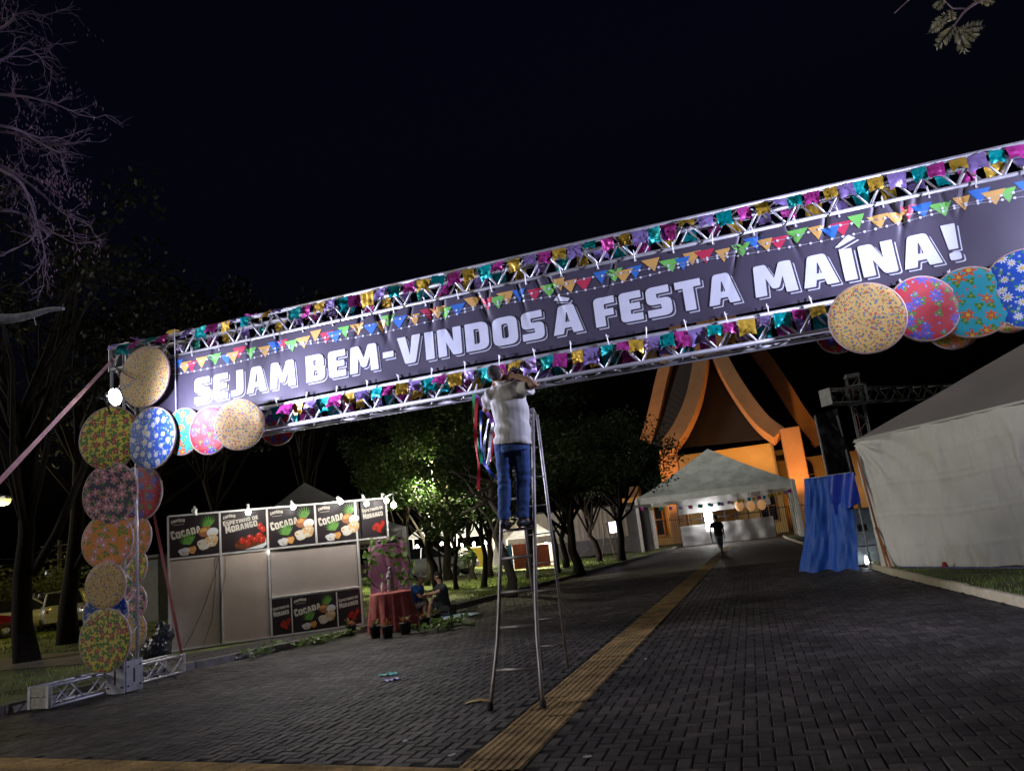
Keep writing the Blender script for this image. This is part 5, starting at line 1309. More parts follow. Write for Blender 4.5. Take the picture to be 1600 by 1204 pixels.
def uplight(label, loc, aim, power, ang=110):
    t = thing('uplight', label, 'floodlight', loc, group='amber floodlights at the foot of the church')
    loc = Vector(loc); d = (Vector(aim)-loc).normalized(); M = d.to_track_quat('-Y', 'Z').to_matrix().to_4x4(); M.translation = loc
    inst('housing', MB().bbox((0, .06, 0), (.4, .1, .3), .02).mesh('housing', BLACK), t, M); inst('lens', MB().lathe([(0, -.01), (.14, -.01), (.15, .01)], seg=16, axis='Y').mesh('lens', ULENS), t, M)
    MB().tube([(loc.x, loc.y, 0), loc], .03, 6).build('stake', BLACK, t); lamp('SPOT', t, loc+d*.15, power, AMB, .15, aim=loc+d, angle=ang, blend=.6)
uplight('amber floodlight at the foot of the church\'s right pillar', (CP_(1285, 835, 59.5).x, 59.5, .4), CP_(1175, 615, Yr), 3400, 75); uplight('amber floodlight at the foot of the church, left', (CP_(990, 860, 59.5).x, 59.5, .4), CP_(1078, 625, Yr), 3400, 75)
uplight('amber floodlight low in the middle before the church wall', (CP_(1140, 850, 59.5).x, 59.5, .4), CP_(1110, 560, Yr+2), 1500, 100); uplight('amber floodlight beside the church\'s far right corner', (CP_(1300, 835, 63).x, 63, .4), CP_(1262, 680, Yr+6), 600)
uplight('amber floodlight at the far left corner of the church', (CP_(985, 860, 62).x, 62, .4), CP_(1012, 680, Yr+5), 420)

# railings in front of the church
def railing(label, a, b, z0, h, sp=.14):
    a, b = Vector(a), Vector(b); t = thing('iron_fence', label, 'fence', (a.x, a.y, z0), group='iron railings before the church'); n = int((b-a).length/sp); mb = MB()
    for i in range(n+1): p = a.lerp(b, i/n); mb.box((p.x, p.y, z0+h/2), (.022, .022, h))
    stuff(mb.build('bars', BLACK, t)); mb = MB()
    for z in (.2, h-.2): mb.tube([a+Vector((0, 0, z0+z)), b+Vector((0, 0, z0+z))], .025, 5)
    mb.build('rails', BLACK, t)
yF = 58.5
railing('black iron railing left of the far canopy', (CP_(985, 840, yF).x, yF, 0), (CP_(1072, 840, yF).x, yF, 0), .05, 2.2); railing('black iron railing right of the far canopy', (CP_(1205, 840, yF).x, yF, 0), (CP_(1275, 840, yF).x, yF, 0), .05, 2.2)

# far canopy on posts
CANV2 = leafmat('canopy_canvas', (.68, .74, .7), .0001, .35)
KY0, KY1 = 50.0, 57.5
kx0, kx1 = ONY(1006, 865, KY0).x, ONY(1256, 841, KY0).x
ez = (ONY(1003, 782, KY0).z+ONY(1238, 744, KY0).z)/2
ky = (KY0+KY1)/2; pk = ONY(1110, 700, ky)
canopy = frame_tent('far_canopy', 'white pyramid canopy over the road in front of the church', [(kx0, KY0, 0), (kx1, KY0, 0), (kx1, KY1, 0), (kx0, KY1, 0)], 0, ez, pk.z, CANV2, .11, .45, truss=True)
for y in (KY0+2.5, KY0+5):
    for x in (kx0, kx1): MB().bbox((x, y, ez/2), (.2, .2, ez), .02).build('leg', WHITE, canopy)
# silver plastic curtain across the back of the canopy
SILV = mat('silver_sheet', (.5, .5, .52), .35, .35, var=.15, vs=2)
cx0, cx1 = ONY(1066, 840, KY1).x, ONY(1212, 830, KY1).x
cur = thing('plastic_curtain', 'silvery plastic curtain hung across the back of the far canopy', 'curtain', (cx0, KY1-.3, 0))
def cf(z0, z1):
    def f(u, v):
        x = lerp(cx0, cx1, u); z = lerp(z0, z1, v); return (x, KY1-.3+.06*noise.noise(Vector((x*1.5, z*2, 0)))+.04*math.sin(x*5+z), z)
    return f
MB().grid(cf(.05, 1.5), 60, 14).build('lower_sheet', SILV, cur, True); MB().grid(cf(2.35, 3.7), 60, 14).build('upper_sheet', SILV, cur, True)
mb = MB()
for k in range(9): x = lerp(cx0, cx1, k/8); mb.box((x, KY1-.2, 1.85), (.08, .06, 3.7))
mb.box(((cx0+cx1)/2, KY1-.2, 1.9), (cx1-cx0, .05, .06)); mb.build('frame', BLACK, cur)
dl = ONY(1108, 815, KY1-.5)
t = thing('work_lamp', 'bright white lamp glaring behind the walking person', 'lamp', dl)
MB().box(dl, (.55, .1, 1.3)).build('lens', mat('work_lens', (1, 1, 1), .4, emis=(1, .97, .95), es=6), t); MB().tube([(dl.x, dl.y+.15, 0), dl+Vector((0, .15, .3))], .03, 6).build('stand', BLACK, t)
lamp('POINT', t, dl+Vector((0, -.4, .6)), 230, (1, .96, .9), .3)
rg = random.Random(4)
for k, (px, py) in enumerate(((1155, 790), (1173, 790), (1190, 788))):
    p = ONY(px, py, KY1-1.0); t = thing('paper_lantern', ('warm lantern hanging in the canopy, left of three', 'warm lantern hanging in the canopy, middle of three', 'warm lantern hanging in the canopy, right of three')[k], 'lantern', p, group='lanterns under the canopy')
    MB().ell(p, (.3, .3, .38), 12, 8).build('shade', mat('lantern', (.7, .4, .2), .6, emis=(1, .5, .2), es=.25), t, True); MB().tube([p+Vector((0, 0, .3)), (p.x, p.y, ez)], .01, 4).build('cord', BLACK, t)
# little flags strung under the canopy
def small_bunting(label, a, b, n, sag=.3, s=.22):
    a, b = Vector(a), Vector(b); t = thing('flag_string', label, 'bunting', a, group='flag strings under the far canopy'); f = lambda u: a.lerp(b, u)-Vector((0, 0, sag*4*u*(1-u)))
    MB().tube([f(i/20) for i in range(21)], .008, 4).build('string', WHITE, t)
    for i in range(n):
        p = f((i+.5)/n); c = rg.choice(list(FM.values())); q = (b-a).normalized()*s
        MB().add([p-q/2, p+q/2, p+q*.45+Vector((0, .03, -s)), p-q*.45+Vector((0, -.03, -s))], [(0, 1, 2, 3)]).build('flag', c, t)
small_bunting('small flags strung along the front eave of the far canopy', (kx0, KY0-.05, ez-.55), (kx1, KY0-.05, ez-.55), 16); small_bunting('small flags strung deeper inside the far canopy', (kx0, KY0+4, ez-.5), (kx1, KY0+4, ez-.5), 14)

# ================================================================== RIGHT TENT, TARPS, STAGE TRUSS
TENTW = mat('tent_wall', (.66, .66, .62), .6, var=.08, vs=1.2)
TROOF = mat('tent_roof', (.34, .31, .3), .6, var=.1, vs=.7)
A_ = G(1378, 889, .05); A_.z = 0; B_ = G(1600, 889, .05); B_.z = 0; td = (B_-A_).normalized(); tn = Vector((-td.y, td.x, 0)); tn = tn if tn.x > 0 else -tn
TS = 9.0; zA = AT(1322, 690, DEP(A_)).z
def solve_z(px, py, o, d):
    n = Vector((d.y, -d.x, 0)); r_ = ray(px, py); t = (o-EYE).dot(n)/r_.dot(n); return EYE+r_*t
Et = solve_z(1600, 622, A_, td); eave_s = (Et.z-zA)/((Et-A_).dot(td))
tent = thing('white_tent', 'large white tent with creased walls at the right edge', 'tent', A_)
zE = (zA+Et.z)/2
def twall(u, v):
    s_ = u*TS; p = A_+td*s_; z = .1+(zE-.1)*v; d = 0
    d += .02*math.sin(s_*9+2*noise.noise(Vector((s_*1.2, v*2, 0))))*max(0, 1-v*3.2)**1.2*(1+noise.noise(Vector((s_*2, 0, 7))))
    for z0 in (.16, .38, .42, .62, .66, .82): d += .005*math.exp(-((v-z0-.01*math.sin(s_*2))/.012)**2)*(1 if z0 in (.38, .62) else .6)
    d += .012*noise.noise(Vector((s_*2.2, v*5, 2)))+.01*noise.noise(Vector((s_*7, v*5, 4)))+.004*noise.noise(Vector((s_*16, v*12, 6)))
    r_ = math.hypot(s_, (1-v)*3); a = math.atan2((1-v)*3, s_+.01); d += .03*math.sin(a*16+2*math.sin(r_*2))*math.exp(-r_/1.1)
    d += .02*max(0, math.sin(s_*7+v*6+3*noise.noise(Vector((s_, v*3, 8)))))*max(0, noise.noise(Vector((s_*1.1, v*3, 5))))*2
    lean = .25*(1-v)*0
    return p-tn*d*3.2+Vector((0, 0, z+.02*math.sin(s_*2.2)*(1-v)*(1-v)))
MB().grid(twall, 300, 90).build('front_wall', TENTW, tent, True)
def twall2(u, v): p = A_+tn*u*TS; return p+Vector((0, 0, .1+(zE-.1)*v))-td*.02*math.sin(u*40)
MB().grid(twall2, 40, 8).build('side_wall', TENTW, tent, True)
cen = A_+td*TS/2+tn*TS/2; hipP = solve_z(1600, 533, A_, (cen-A_).normalized()); fr_ = (hipP-A_).dot((cen-A_).normalized())/(cen-A_).length
zpk = zE+(hipP.z-zE)/max(fr_, .1)*.97
cs_ = [A_, A_+td*TS, A_+td*TS+tn*TS, A_+tn*TS]
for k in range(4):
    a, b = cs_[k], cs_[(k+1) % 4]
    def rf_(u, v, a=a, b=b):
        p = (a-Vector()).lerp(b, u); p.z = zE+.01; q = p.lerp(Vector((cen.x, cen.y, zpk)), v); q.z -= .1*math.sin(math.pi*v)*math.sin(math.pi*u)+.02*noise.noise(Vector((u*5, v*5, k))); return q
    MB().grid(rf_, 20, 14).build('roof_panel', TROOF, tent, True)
for p in cs_: MB().bbox((p.x+tn.x*.06+td.x*.06, p.y+tn.y*.06+td.y*.06, zE/2), (.08, .08, zE), .01).build('leg', ALU, tent)
MB().tube([A_+Vector((0, 0, zE))-tn*.01, A_+td*TS+Vector((0, 0, zE))-tn*.01], .03, 8).build('eave_rope', TENTW, tent, True)
for s_ in (-.12, .0):
    strap('lashing_strap', 'orange strap tying the near corner of the white tent to the ground, '+('outer' if s_ else 'inner'), A_-tn*.06+td*(.15+s_)+Vector((0, 0, zE-.2 if s_ else 1.0)), A_-tn*.1+td*(.42+s_)+Vector((0, 0, .1)), .05, mat('orange_strap', (.35, .12, .04), .7))
tag(MB().bbox(G(1372, 885)+Vector((.2, .2, .1)), (.22, .18, .18), .02).build('ballast_block', mat('rusty_block', (.2, .07, .04), .8)), 'small rusty weight at the white tent\'s near corner', 'weight')
tag(MB().tube([A_+td*.6-tn*.1+Vector((0, 0, .11)), A_+td*3-tn*.25+Vector((0, 0, .1)), A_+td*7-tn*.1+Vector((0, 0, .11))], [.02, .03, .02], 6).build('plastic_sheet_roll', mat('blue_film', (.12, .13, .3), .3), None, True), 'rolled blue plastic film along the foot of the white tent', 'plastic')
rb2 = A_+td*1.95-tn*.15
tag(MB().lathe([(0, .1), (.06, .1), (.07, .11), (.05, .15), (.04, .21), (0, .22)], rb2, 10).build('marker_cone', mat('red_plastic', (.35, .03, .05), .5), None, True), 'small red plastic marker at the foot of the white tent', 'marker')
# blue tarpaulin
TARP = mat('blue_tarp', (.014, .1, .5), .6, var=.15, vs=3)
t0, t1 = G(1262, 893), G(1338, 889); q0_ = AT(1258, 748, DEP(t0)+.3); q1_ = AT(1330, 738, DEP(t1)+.3); t0.z = t1.z = .02
tarp = thing('blue_tarpaulin', 'bright blue tarpaulin hanging beside the white tent', 'tarpaulin', t0)
tdv = (t1-t0).normalized(); tnn = Vector((-tdv.y, tdv.x, 0)); tnn = tnn if tnn.y < 0 else -tnn
def tf(u, v):
    b = t0.lerp(t1, u); a = q0_.lerp(q1_, u); p = b.lerp(a, v); f = .07*math.sin(u*9+2.2*noise.noise(Vector((u*2, v*2, 9))))*(1-v*.7)+.1*noise.noise(Vector((u*3.2, v*1.6, 0)))+.05*noise.noise(Vector((u*11, v*4, 3)))+.008*noise.noise(Vector((u*22, v*14, 5)))
    spread = (1-v)**2*.3*(u-.3); return p+tnn*(f+.28*(1-v)**3)+tdv*spread+Vector((0, 0, .03*math.sin(u*17)*(1-v)))
MB().grid(tf, 70, 50).build('sheet', TARP, tarp, True)
def tf2(u, v):
    a = q0_.lerp(q1_, .55).lerp(q1_+tdv*.12, u); p = a-Vector((0, 0, (1.0-.25*u)*v)); return p+tnn*(.08+.05*math.sin(u*8+v*3)+.05*v)
MB().grid(tf2, 20, 24).build('folded_flap', mat('blue_tarp_bright', (.015, .05, .5), .45), tarp, True)
MB().tube([q0_, q1_], .02, 6).build('top_rail', ALU, tarp)
for q in (q0_, q1_): MB().tube([Vector((q.x, q.y, 0))-tnn*.05, q-tnn*.02], .02, 6).build('pole', ALU, tarp)
# stall cabinet seen in the gap
gc = AT(1352, 850, DEP(t1)+.9); t = thing('cabinet', 'pale metal cabinet in the gap between blue tarp and tent', 'cabinet', (gc.x, gc.y, 0))
MB().bbox((gc.x, gc.y, .75), (.6, .5, 1.4), .02).build('body', mat('cabinet_grey', (.4, .45, .46), .4, .3), t); MB().bbox((gc.x-.02, gc.y-.26, .95), (.22, .03, .16), .005).build('control_box', BLACK, t); MB().box((gc.x, gc.y-.255, .5), (.5, .012, .02)).build('seam', BLACK, t)
lb = AT(1354, 876, DEP(t1)+.3); t = thing('floor_lamp', 'small white lamp glowing on the ground in the gap', 'lamp', lb); MB().lathe([(0, -.08), (.04, -.08), (.05, .0), (.03, .12), (0, .14)], lb, 10).build('shade', mat('small_lamp', (1, 1, 1), .4, emis=(.9, .95, 1), es=5), t, True); MB().lathe([(.03, -.12), (.06, -.12), (.05, -.08), (.0, -.08)], lb, 10).build('base', BLACK, t); lamp('POINT', t, lb+Vector((0, -.1, .05)), 3, (.9, .95, 1), .05)
# black tarp higher up
k0, k1, k2, k3 = AT(1274, 648, 24), AT(1306, 638, 24), AT(1338, 742, 24), AT(1297, 752, 24)
bt = thing('black_tarpaulin', 'black tarpaulin hanging high beside the stage truss', 'tarpaulin', k3)
def bf(u, v):
    p = k3.lerp(k2, u).lerp(k0.lerp(k1, u), v); return p+Vector((0, -1, 0))*(.1*math.sin(v*9+u*4)+.08*noise.noise(Vector((u*4, v*8, 0))))
MB().grid(bf, 24, 36).build('sheet', mat('black_film', (.025, .027, .03), .3, var=.3), bt, True); MB().tube([Vector((k3.x, k3.y+.1, 0)), k0+Vector((0, .1, 0))], .04, 6).build('pole', STEEL, bt); MB().tube([Vector((k2.x, k2.y+.1, 0)), k1+Vector((0, .1, 0))], .04, 6).build('pole', STEEL, bt)
# stage truss tower with a cross truss
SD = 27.0
sp0 = AT(1342, 640, SD); sx, sy_ = sp0.x, sp0.y; zc0, zc1 = AT(1342, 628, SD).z, AT(1342, 606, SD).z
stg = thing('stage_truss', 'lattice stage tower with a cross truss rising behind the white tent', 'truss', (sx, sy_, 0))
DALU = mat('dull_aluminium', (.2, .2, .2), .5, .6, var=.2)
box_truss('tower', (sx-.2, sy_-.2, .05), Z_, AT(1342, 588, SD).z-.05, X_, Y_, .4, .4, .4, .03, .015, stg, DALU)
xa = AT(1280, 618, SD).x; sax = Vector((.8, .6, 0)); say = Vector((-.6, .8, 0)); so = Vector((sx, sy_, 0))-sax*1.35-say*.25; so.z = zc0; box_truss('cross_truss', so, sax, 6.4, Z_, say, zc1-zc0, .5, .4, .03, .015, stg, DALU)
mb = MB()
for (dx, dy) in ((-.32, 0), (.32, 0)): mb.box((sx+dx, sy_-.27, (zc0+zc1)/2), (.08, .06, zc1-zc0+.25))
mb.box((sx, sy_-.27, zc1+.1), (.7, .06, .07)); mb.box((sx, sy_-.27, zc0-.1), (.7, .06, .07)); mb.build('sleeve_block', DALU, stg)
MB().bbox((so.x+say.x*.25-sax.x*.03, so.y+say.y*.25-sax.y*.03, (zc0+zc1)/2), (.06, .56, zc1-zc0+.1), .01, math.atan2(.6, .8)).build('end_plate', mat('pale_plate', (.4, .4, .38), .5, .3), stg)
MB().bbox((sx, sy_, AT(1342, 588, SD).z+.08), (.5, .5, .14), .02).build('hoist_head', DALU, stg); MB().tube([(sx-.12, sy_-.25, 1), (sx-.12, sy_-.25, zc1)], .02, 5).build('hoist_strap', mat('red_strap', (.22, .05, .035)), stg)

# ================================================================== TREES
rt = random.Random(77)
tl = AT(674, 726, 29)
def make_leaf_block(mb, c, r, n, s, flat=1.0, rnd=rt):
    for k in range(n):
        while True:
            d = Vector((rnd.uniform(-1, 1), rnd.uniform(-1, 1), rnd.uniform(-1, 1)))
            if d.length < 1: break
        d = d*(.55+.45*d.length)
        p = c+Vector((d.x*r, d.y*r, d.z*r*flat)); a = Vector((rnd.gauss(0, 1), rnd.gauss(0, 1), rnd.gauss(0, .6))).normalized(); b = a.orthogonal().normalized(); b = Quaternion(a, rnd.uniform(0, 6.28)) @ b
        q = s*rnd.uniform(.6, 1.3); mb.add([p, p+a*q*.5+b*q*.32, p+a*q, p+a*q*.5-b*q*.32], [(0, 1, 2, 3)])
def wobble(a, b, n, amp, rnd=rt):
    return [a.lerp(b, i/n)+(Vector((rnd.gauss(0, amp), rnd.gauss(0, amp), rnd.gauss(0, amp*.4))) if 0 < i < n else Vector()) for i in range(n+1)]
def tree(name, label, base, height, lean, r0, crown_c, crown_r, ncl, nl, ls, bark, leaf, fork=True, group=None, clr=(.55, .95), flat=.75, limbs=None):
    base = Vector(base); t = thing(name, label, 'tree', base, group=group); mb = MB()
    top = base+Vector((lean[0], lean[1], height)); tr = wobble(base-Vector((0, 0, .1)), top, 6, r0*(.7 if r0 < .19 else .25)); tr[0] = base-Vector((0, 0, .1))
    mb.tube(tr, [r0*1.35]+[lerp(r0, r0*.55, i/5) for i in range(6)], 8)
    trunk = mb.build('trunk', bark, t, True)
    cc = [Vector(crown_c)+Vector((rt.uniform(-1, 1)*crown_r[0], rt.uniform(-1, 1)*crown_r[1], rt.uniform(-1, 1)*crown_r[2])) for k in range(ncl)]
    cc = [c for c in cc if not ((c.xy-tl.xy).length < 1.0 and c.z < tl.z+.3)]
    mb = MB()
    for k, c in enumerate(cc):
        st_ = tr[rt.choice([3, 4, 5, 6, 6])]; pts = wobble(st_, c, 4, .12); mb.tube(pts, [lerp(r0*.42, .012, i/4) for i in range(5)], 5)
    mb.build('limbs', bark, t, True)
    mb = MB()
    for c in cc: make_leaf_block(mb, c, rt.uniform(*clr), nl, ls, flat)
    mb.build('crown', leaf, t)
    return t
DLEAF = leafmat('tree_leaf', (.045, .085, .022)); DIMLEAF = leafmat('dimmed_leaf', (.02, .023, .014), .3, .1); DIMLEAF.node_tree.nodes['Principled BSDF'].inputs['Specular IOR Level'].default_value = .1  # second leaf is a darkened copy; night gloom is put into its colour
def gb(px, py, D):
    p = AT(px, py, D); return Vector((p.x, p.y, LZ(p.x, p.y)))
lawn_trees = [  # base px, depth, trunk radius, crown radius, label
 (798, 919, 22.5, .15, 2.3, 'stout pale-barked tree right behind the ladder, first beyond the kerb'),
 (905, 893, 30.0, .2, 2.6, 'forked tree on the lawn right of the ladder, nearest the kerb'),
 (872, 888, 32.0, .09, 2.0, 'thin tree just left of the forked tree'),
 (884, 878, 37.0, .16, 2.4, 'darker tree trunk behind the forked tree, by the building wall'),
 (754, 907, 27.0, .1, 1.9, 'slim dark tree on the lawn left of the ladder'),
 (712, 906, 27.5, .09, 2.0, 'slender leaning tree behind the seated men, right'),
 (684, 902, 28.0, .16, 2.3, 'thick dark tree directly behind the man in dark grey'),
 (741, 890, 33.0, .11, 2.0, 'thin tree before the yellow stall panel'),
 (765, 888, 34.0, .15, 2.2, 'curved tree trunk left of the ladder before the stalls'),
 (664, 896, 31.0, .1, 2.2, 'thin tree behind the man in the blue T-shirt'),
 (632, 900, 30.0, .12, 2.6, 'leafy tree behind the altar table and booth tent'),
 (935, 872, 40.0, .16, 2.6, 'tree at the far end of the lawn, right of the forked one')]
for (px, py, D, r0, cr, lab) in lawn_trees:
    b = gb(px, py, D); h = rt.uniform(2.7, 3.6); zc_ = b.z+rt.uniform(4.2, 5.0)*D/28
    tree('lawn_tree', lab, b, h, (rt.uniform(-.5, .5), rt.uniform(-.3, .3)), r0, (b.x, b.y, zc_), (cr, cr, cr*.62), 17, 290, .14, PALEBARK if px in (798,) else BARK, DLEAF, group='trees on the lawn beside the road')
# wide crowns over the lawn: bigger trees standing farther back
for (px, py, D, hz_, cr, lab) in ((700, 905, 34, 7.0, 3.6, 'big spreading tree over the stalls, left half of the crown mass'), (830, 900, 30, 6.8, 3.2, 'tall dark tree behind the man on the ladder'), (970, 880, 38, 5.3, 3.3, 'wide dark tree beside the far canopy\'s left post')):
    b = gb(px, py-14, D); tree('spreading_tree', lab, b, 4.0, (.3, 0), .2, (b.x, b.y, hz_), (cr, cr, 1.9), 26, 320, .155, BARK, DLEAF, group='big trees over the lawn', clr=(.8, 1.3))
# trees on the left behind the arch
for (px, py, D, r0, h, lean, lab) in ((44, 1006, 17.5, .22, 6.0, (-.45, 0), 'large leaning tree trunk at the far left before the white car'), (107, 981, 22.5, .25, 6.5, (.2, .2), 'large dark tree trunk left of the arch post, forked')):
    p = AT(px, py, D); b = Vector((p.x, p.y, LZ(p.x, p.y))); t = tree('street_tree', lab, b, h, lean, r0, (b.x+lean[0], b.y, 9.5), (3.5, 3, 2.2), 20, 120, .2, BARK, DIMLEAF, group='big trees left of the arch', clr=(.7, 1.2))
    MB().tube([b+Vector((.1, 0, 2.0)), b+Vector((.7, .1, 2.9)), b+Vector((1.4, .2, 4.4)), b+Vector((1.8, .2, 6.5))], [.11, .1, .08, .04], 8).build('limb', BARK, t, True)
for (px, D, hz_, lab) in ((330, 30, 11, 'faint dark tree behind the booth, left of its tent'), (480, 36, 11.5, 'faint dark tree high behind the booth tent'), (230, 27, 10, 'faint dark tree behind the left arch post')):
    p = AT(px, 900, D); b = Vector((p.x, p.y, LZ(p.x, p.y))); tree('background_tree', lab, b, 7.5, (0, 0), .14, (b.x, b.y, hz_), (4, 3.5, 3.2), 22, 170, .25, BARK, DIMLEAF, group='faint trees behind the booth', clr=(.8, 1.4))

# bare-twigged tree whose crown reaches in from the upper left
TWIG = mat('twig_bark', (.27, .19, .27), .8, var=.25, vs=12); POD = leafmat('dry_pod', (.36, .23, .3), .3, .2)
rw = random.Random(12)
twt = thing('bare_tree', 'bare tree with dry pods reaching in from the upper left corner', 'tree', (-13.6, 8.4, 0))
tb = Vector((-13.6, 8.4, 0)); mb = MB(); mb.tube([tb, tb+Vector((.1, .1, 2.5)), tb+Vector((0, .1, 5)), tb+Vector((.2, .1, 7))], [.3, .24, .18, .1], 8); mb.build('trunk', BARK, twt, True)
TD_ = 13.0
limbs = [[(-60, 330), (20, 330), (60, 350), (100, 372)], [(-60, 200), (0, 205), (45, 215), (95, 240)], [(-60, 250), (0, 258), (50, 290), (95, 330), (125, 345)], [(-60, 150), (5, 148), (60, 155), (105, 170)], [(-60, 110), (0, 95), (40, 75), (80, 105)], [(-60, 240), (20, 275), (45, 310), (60, 355), (70, 395)], [(-60, 60), (0, 45), (25, 22)], [(-60, 190), (20, 200), (70, 225), (110, 225)]]
tw = MB(); pods = MB()
def pod_cluster(p, n, sc=1.0):
    for k in range(n):
        q = p+Vector((rw.gauss(0, .09), rw.gauss(0, .12), rw.gauss(-.06, .09))); a = Vector((rw.gauss(0, .25), rw.gauss(0, .25), -1)).normalized(); b = a.orthogonal().normalized(); l = rw.uniform(.05, .095)*sc
        pods.add([q, q+a*l*.5+b*l*.11, q+a*l, q+a*l*.5-b*l*.11], [(0, 1, 2, 3)])
def twig(p, d, ln, r, depth):
    n = 4; pts = [p]
    for i in range(n): d = (d+Vector((rw.gauss(0, .22), rw.gauss(0, .22), rw.gauss(0, .22)))).normalized(); pts.append(pts[-1]+d*ln/n)
    tw.tube(pts, [lerp(r, r*.5, i/n) for i in range(n+1)], 4, cap=False)
    if depth > 0:
        for k in range(rw.choice([2, 3, 3])): i = rw.randrange(1, n+1); twig(pts[i], (d+Vector((rw.gauss(0, .55), rw.gauss(0, .5), rw.gauss(0, .55)))).normalized(), ln*rw.uniform(.5, .8), r*.55, depth-1)
    elif rw.random() < .1: pod_cluster(pts[-1], rw.randrange(4, 11))
for L_ in limbs:
    pts = curve([AT(x, y, TD_+rw.uniform(-.5, .5)) for x, y in L_], 4); n = len(pts); tw.tube(pts, [lerp(.035, .008, i/(n-1)) for i in range(n)], 6)
    tw.tube([pts[0], pts[0].lerp(tb+Vector((0, .1, 6)), .5), tb+Vector((.05, .1, 5.2))], [.035, .06, .08], 6)
    for k in range(8):
        i = rw.randrange(n//3, n); d = (pts[min(i+1, n-1)]-pts[i-1]).normalized(); twig(pts[i], (d+Vector((rw.gauss(0, .5), rw.gauss(0, .5), rw.gauss(0, .5)))).normalized(), rw.uniform(.35, .7), .011, 2)
for (x, y, n) in ((70, 285, 60), (95, 270, 45), (60, 320, 40), (105, 335, 25), (62, 345, 30), (125, 383, 22), (15, 243, 35), (12, 110, 25), (110, 290, 30), (100, 360, 14)):
    for k in range(3): pod_cluster(AT(x+rw.gauss(0, 9), y+rw.gauss(0, 9), TD_), n//3, 1.1)
tw.build('twigs', TWIG, twt); stuff(pods.build('pods', POD, twt))
mb = MB(); bp_ = [AT(x, y, 9.5) for x, y in ((-60, 490), (0, 498), (40, 494), (75, 484), (100, 482))]; mb.tube(curve(bp_, 4), [lerp(.085, .02, i/16) for i in range(17)], 8); mb.tube([AT(52, 492, 9.5), AT(56, 508, 9.5)], .008, 5)
mb.tube([bp_[0], bp_[0]+Vector((-1.5, .3, -.4)), tb+Vector((.0, 0, 3.4))], [.085, .12, .16], 8)
mb.build('pale_limb', mat('lichen_bark', (.3, .3, .28), .9, var=.5, vs=14, bump=.8, bs=25), twt, True, 'thick pale lichen-covered limb')
# leafy branch dipping in at the upper right
BRN2 = mat('rosy_twig', (.4, .26, .28), .7); CONL = leafmat('frond_leaf', (.5, .46, .26), .3, .3)
rb3 = AT(1560, -60, 7.0); ob = thing('overhanging_branch', 'leafy twig dipping in at the upper right corner', 'branch', rb3)
mb = MB(); ra = [AT(x, y, 7) for x, y in ((1680, -90), (1600, -25), (1545, -5), (1512, 14), (1490, 42))]; mb.tube(curve(ra, 4), [lerp(.03, .006, i/16) for i in range(17)], 6)
mb.tube([AT(1512, 14, 7), AT(1488, 13, 7), AT(1475, 0, 7), AT(1468, -30, 7)], [.008, .008, .007, .007], 5); mb.tube([AT(1398, 21, 7), AT(1412, 8, 7), AT(1432, -10, 7), AT(1470, -40, 7), AT(1600, -80, 7)], [.004, .006, .007, .012, .02], 5)
mb.tube([ra[0], ra[0]+Vector((2.2, .8, .4)), ra[0]+Vector((3.6, 1.2, -2)), Vector((ra[0].x+3.9, ra[0].y+1.3, 0))], [.04, .1, .2, .28], 8); mb.build('wood', BRN2, ob, True)
fr_leaf = MB()
def fern(a, b, w, n=16):
    a, b = Vector(a), Vector(b); d = (b-a); u = d.normalized(); s = u.cross(Fv).normalized()
    for k in range(n):
        t_ = k/n; p = a+d*t_; l = w*math.sin(math.pi*(.15+.8*t_))
        for q in (-1, 1):
            e = p+(s*q*.8+u*.55).normalized()*l+Fv*rw.gauss(0, .02); h = u*l*.16; fr_leaf.add([p, p.lerp(e, .5)+h, e, p.lerp(e, .5)-h], [(0, 1, 2, 3)])
    return
for (x0, y0, x1, y1, w) in ((1492, 40, 1462, 76, .08), (1495, 42, 1510, 86, .09), (1500, 45, 1538, 40, .07), (1480, 20, 1455, 50, .07), (1485, 15, 1488, 34, .05), (1475, 0, 1462, 14, .06), (1530, 0, 1552, 6, .06), (1500, 45, 1525, 62, .07), (1478, 30, 1453, 52, .06), (1538, -8, 1520, -2, .05)):
    fern(AT(x0, y0, 7.0), AT(x1, y1, 6.95+rw.uniform(-.1, .1)), w)
stuff(fr_leaf.build('leaflets', CONL, ob))

# ================================================================== BEHIND THE LAWN: STALLS, BUILDING, VAN
HW = mat('pale_wall', (.68, .62, .5), .8, var=.1, vs=2)
def wallq(px0, px1, py0, py1, D): return AT(px0, py1, D), AT(px1, py1, D), AT(px0, py0, D).z
WD_ = 47.0
bld = thing('pale_building', 'long low pale building behind the lawn trees', 'building', AT(900, 880, WD_))
a, b = AT(770, 880, WD_), AT(1004, 862, WD_+2); zt_ = AT(900, 795, WD_).z; zb_ = .3
mid = (a+b)/2; dr = (b-a); dr.z = 0; ln = dr.length; rz = math.atan2(dr.y, dr.x); nn = Vector((-dr.y, dr.x, 0)).normalized()
MB().box((mid.x+nn.x*2, mid.y+nn.y*2, (zt_+zb_)/2), (ln, 4, zt_-zb_), rz).build('wall', HW, bld)
for k in range(30): p = a+dr*(k+.5)/30-nn*.02; MB().box((p.x, p.y, zt_*.62), (.05, .05, zt_*.75), rz).build('batten', HW, bld)
MB().box((mid.x-nn.x*.03, mid.y-nn.y*.03, zb_+.5), (ln, .06, 1.0), rz).build('plinth', mat('grey_plinth', (.25, .24, .22), .8), bld)
MB().box((mid.x+nn.x*2, mid.y+nn.y*2, zt_+.06), (ln+.5, 4.5, .12), rz).build('roof', mat('dark_roof', (.05, .045, .04), .8), bld)
SD_ = 42.0
WARMW = (1, .93, .8)
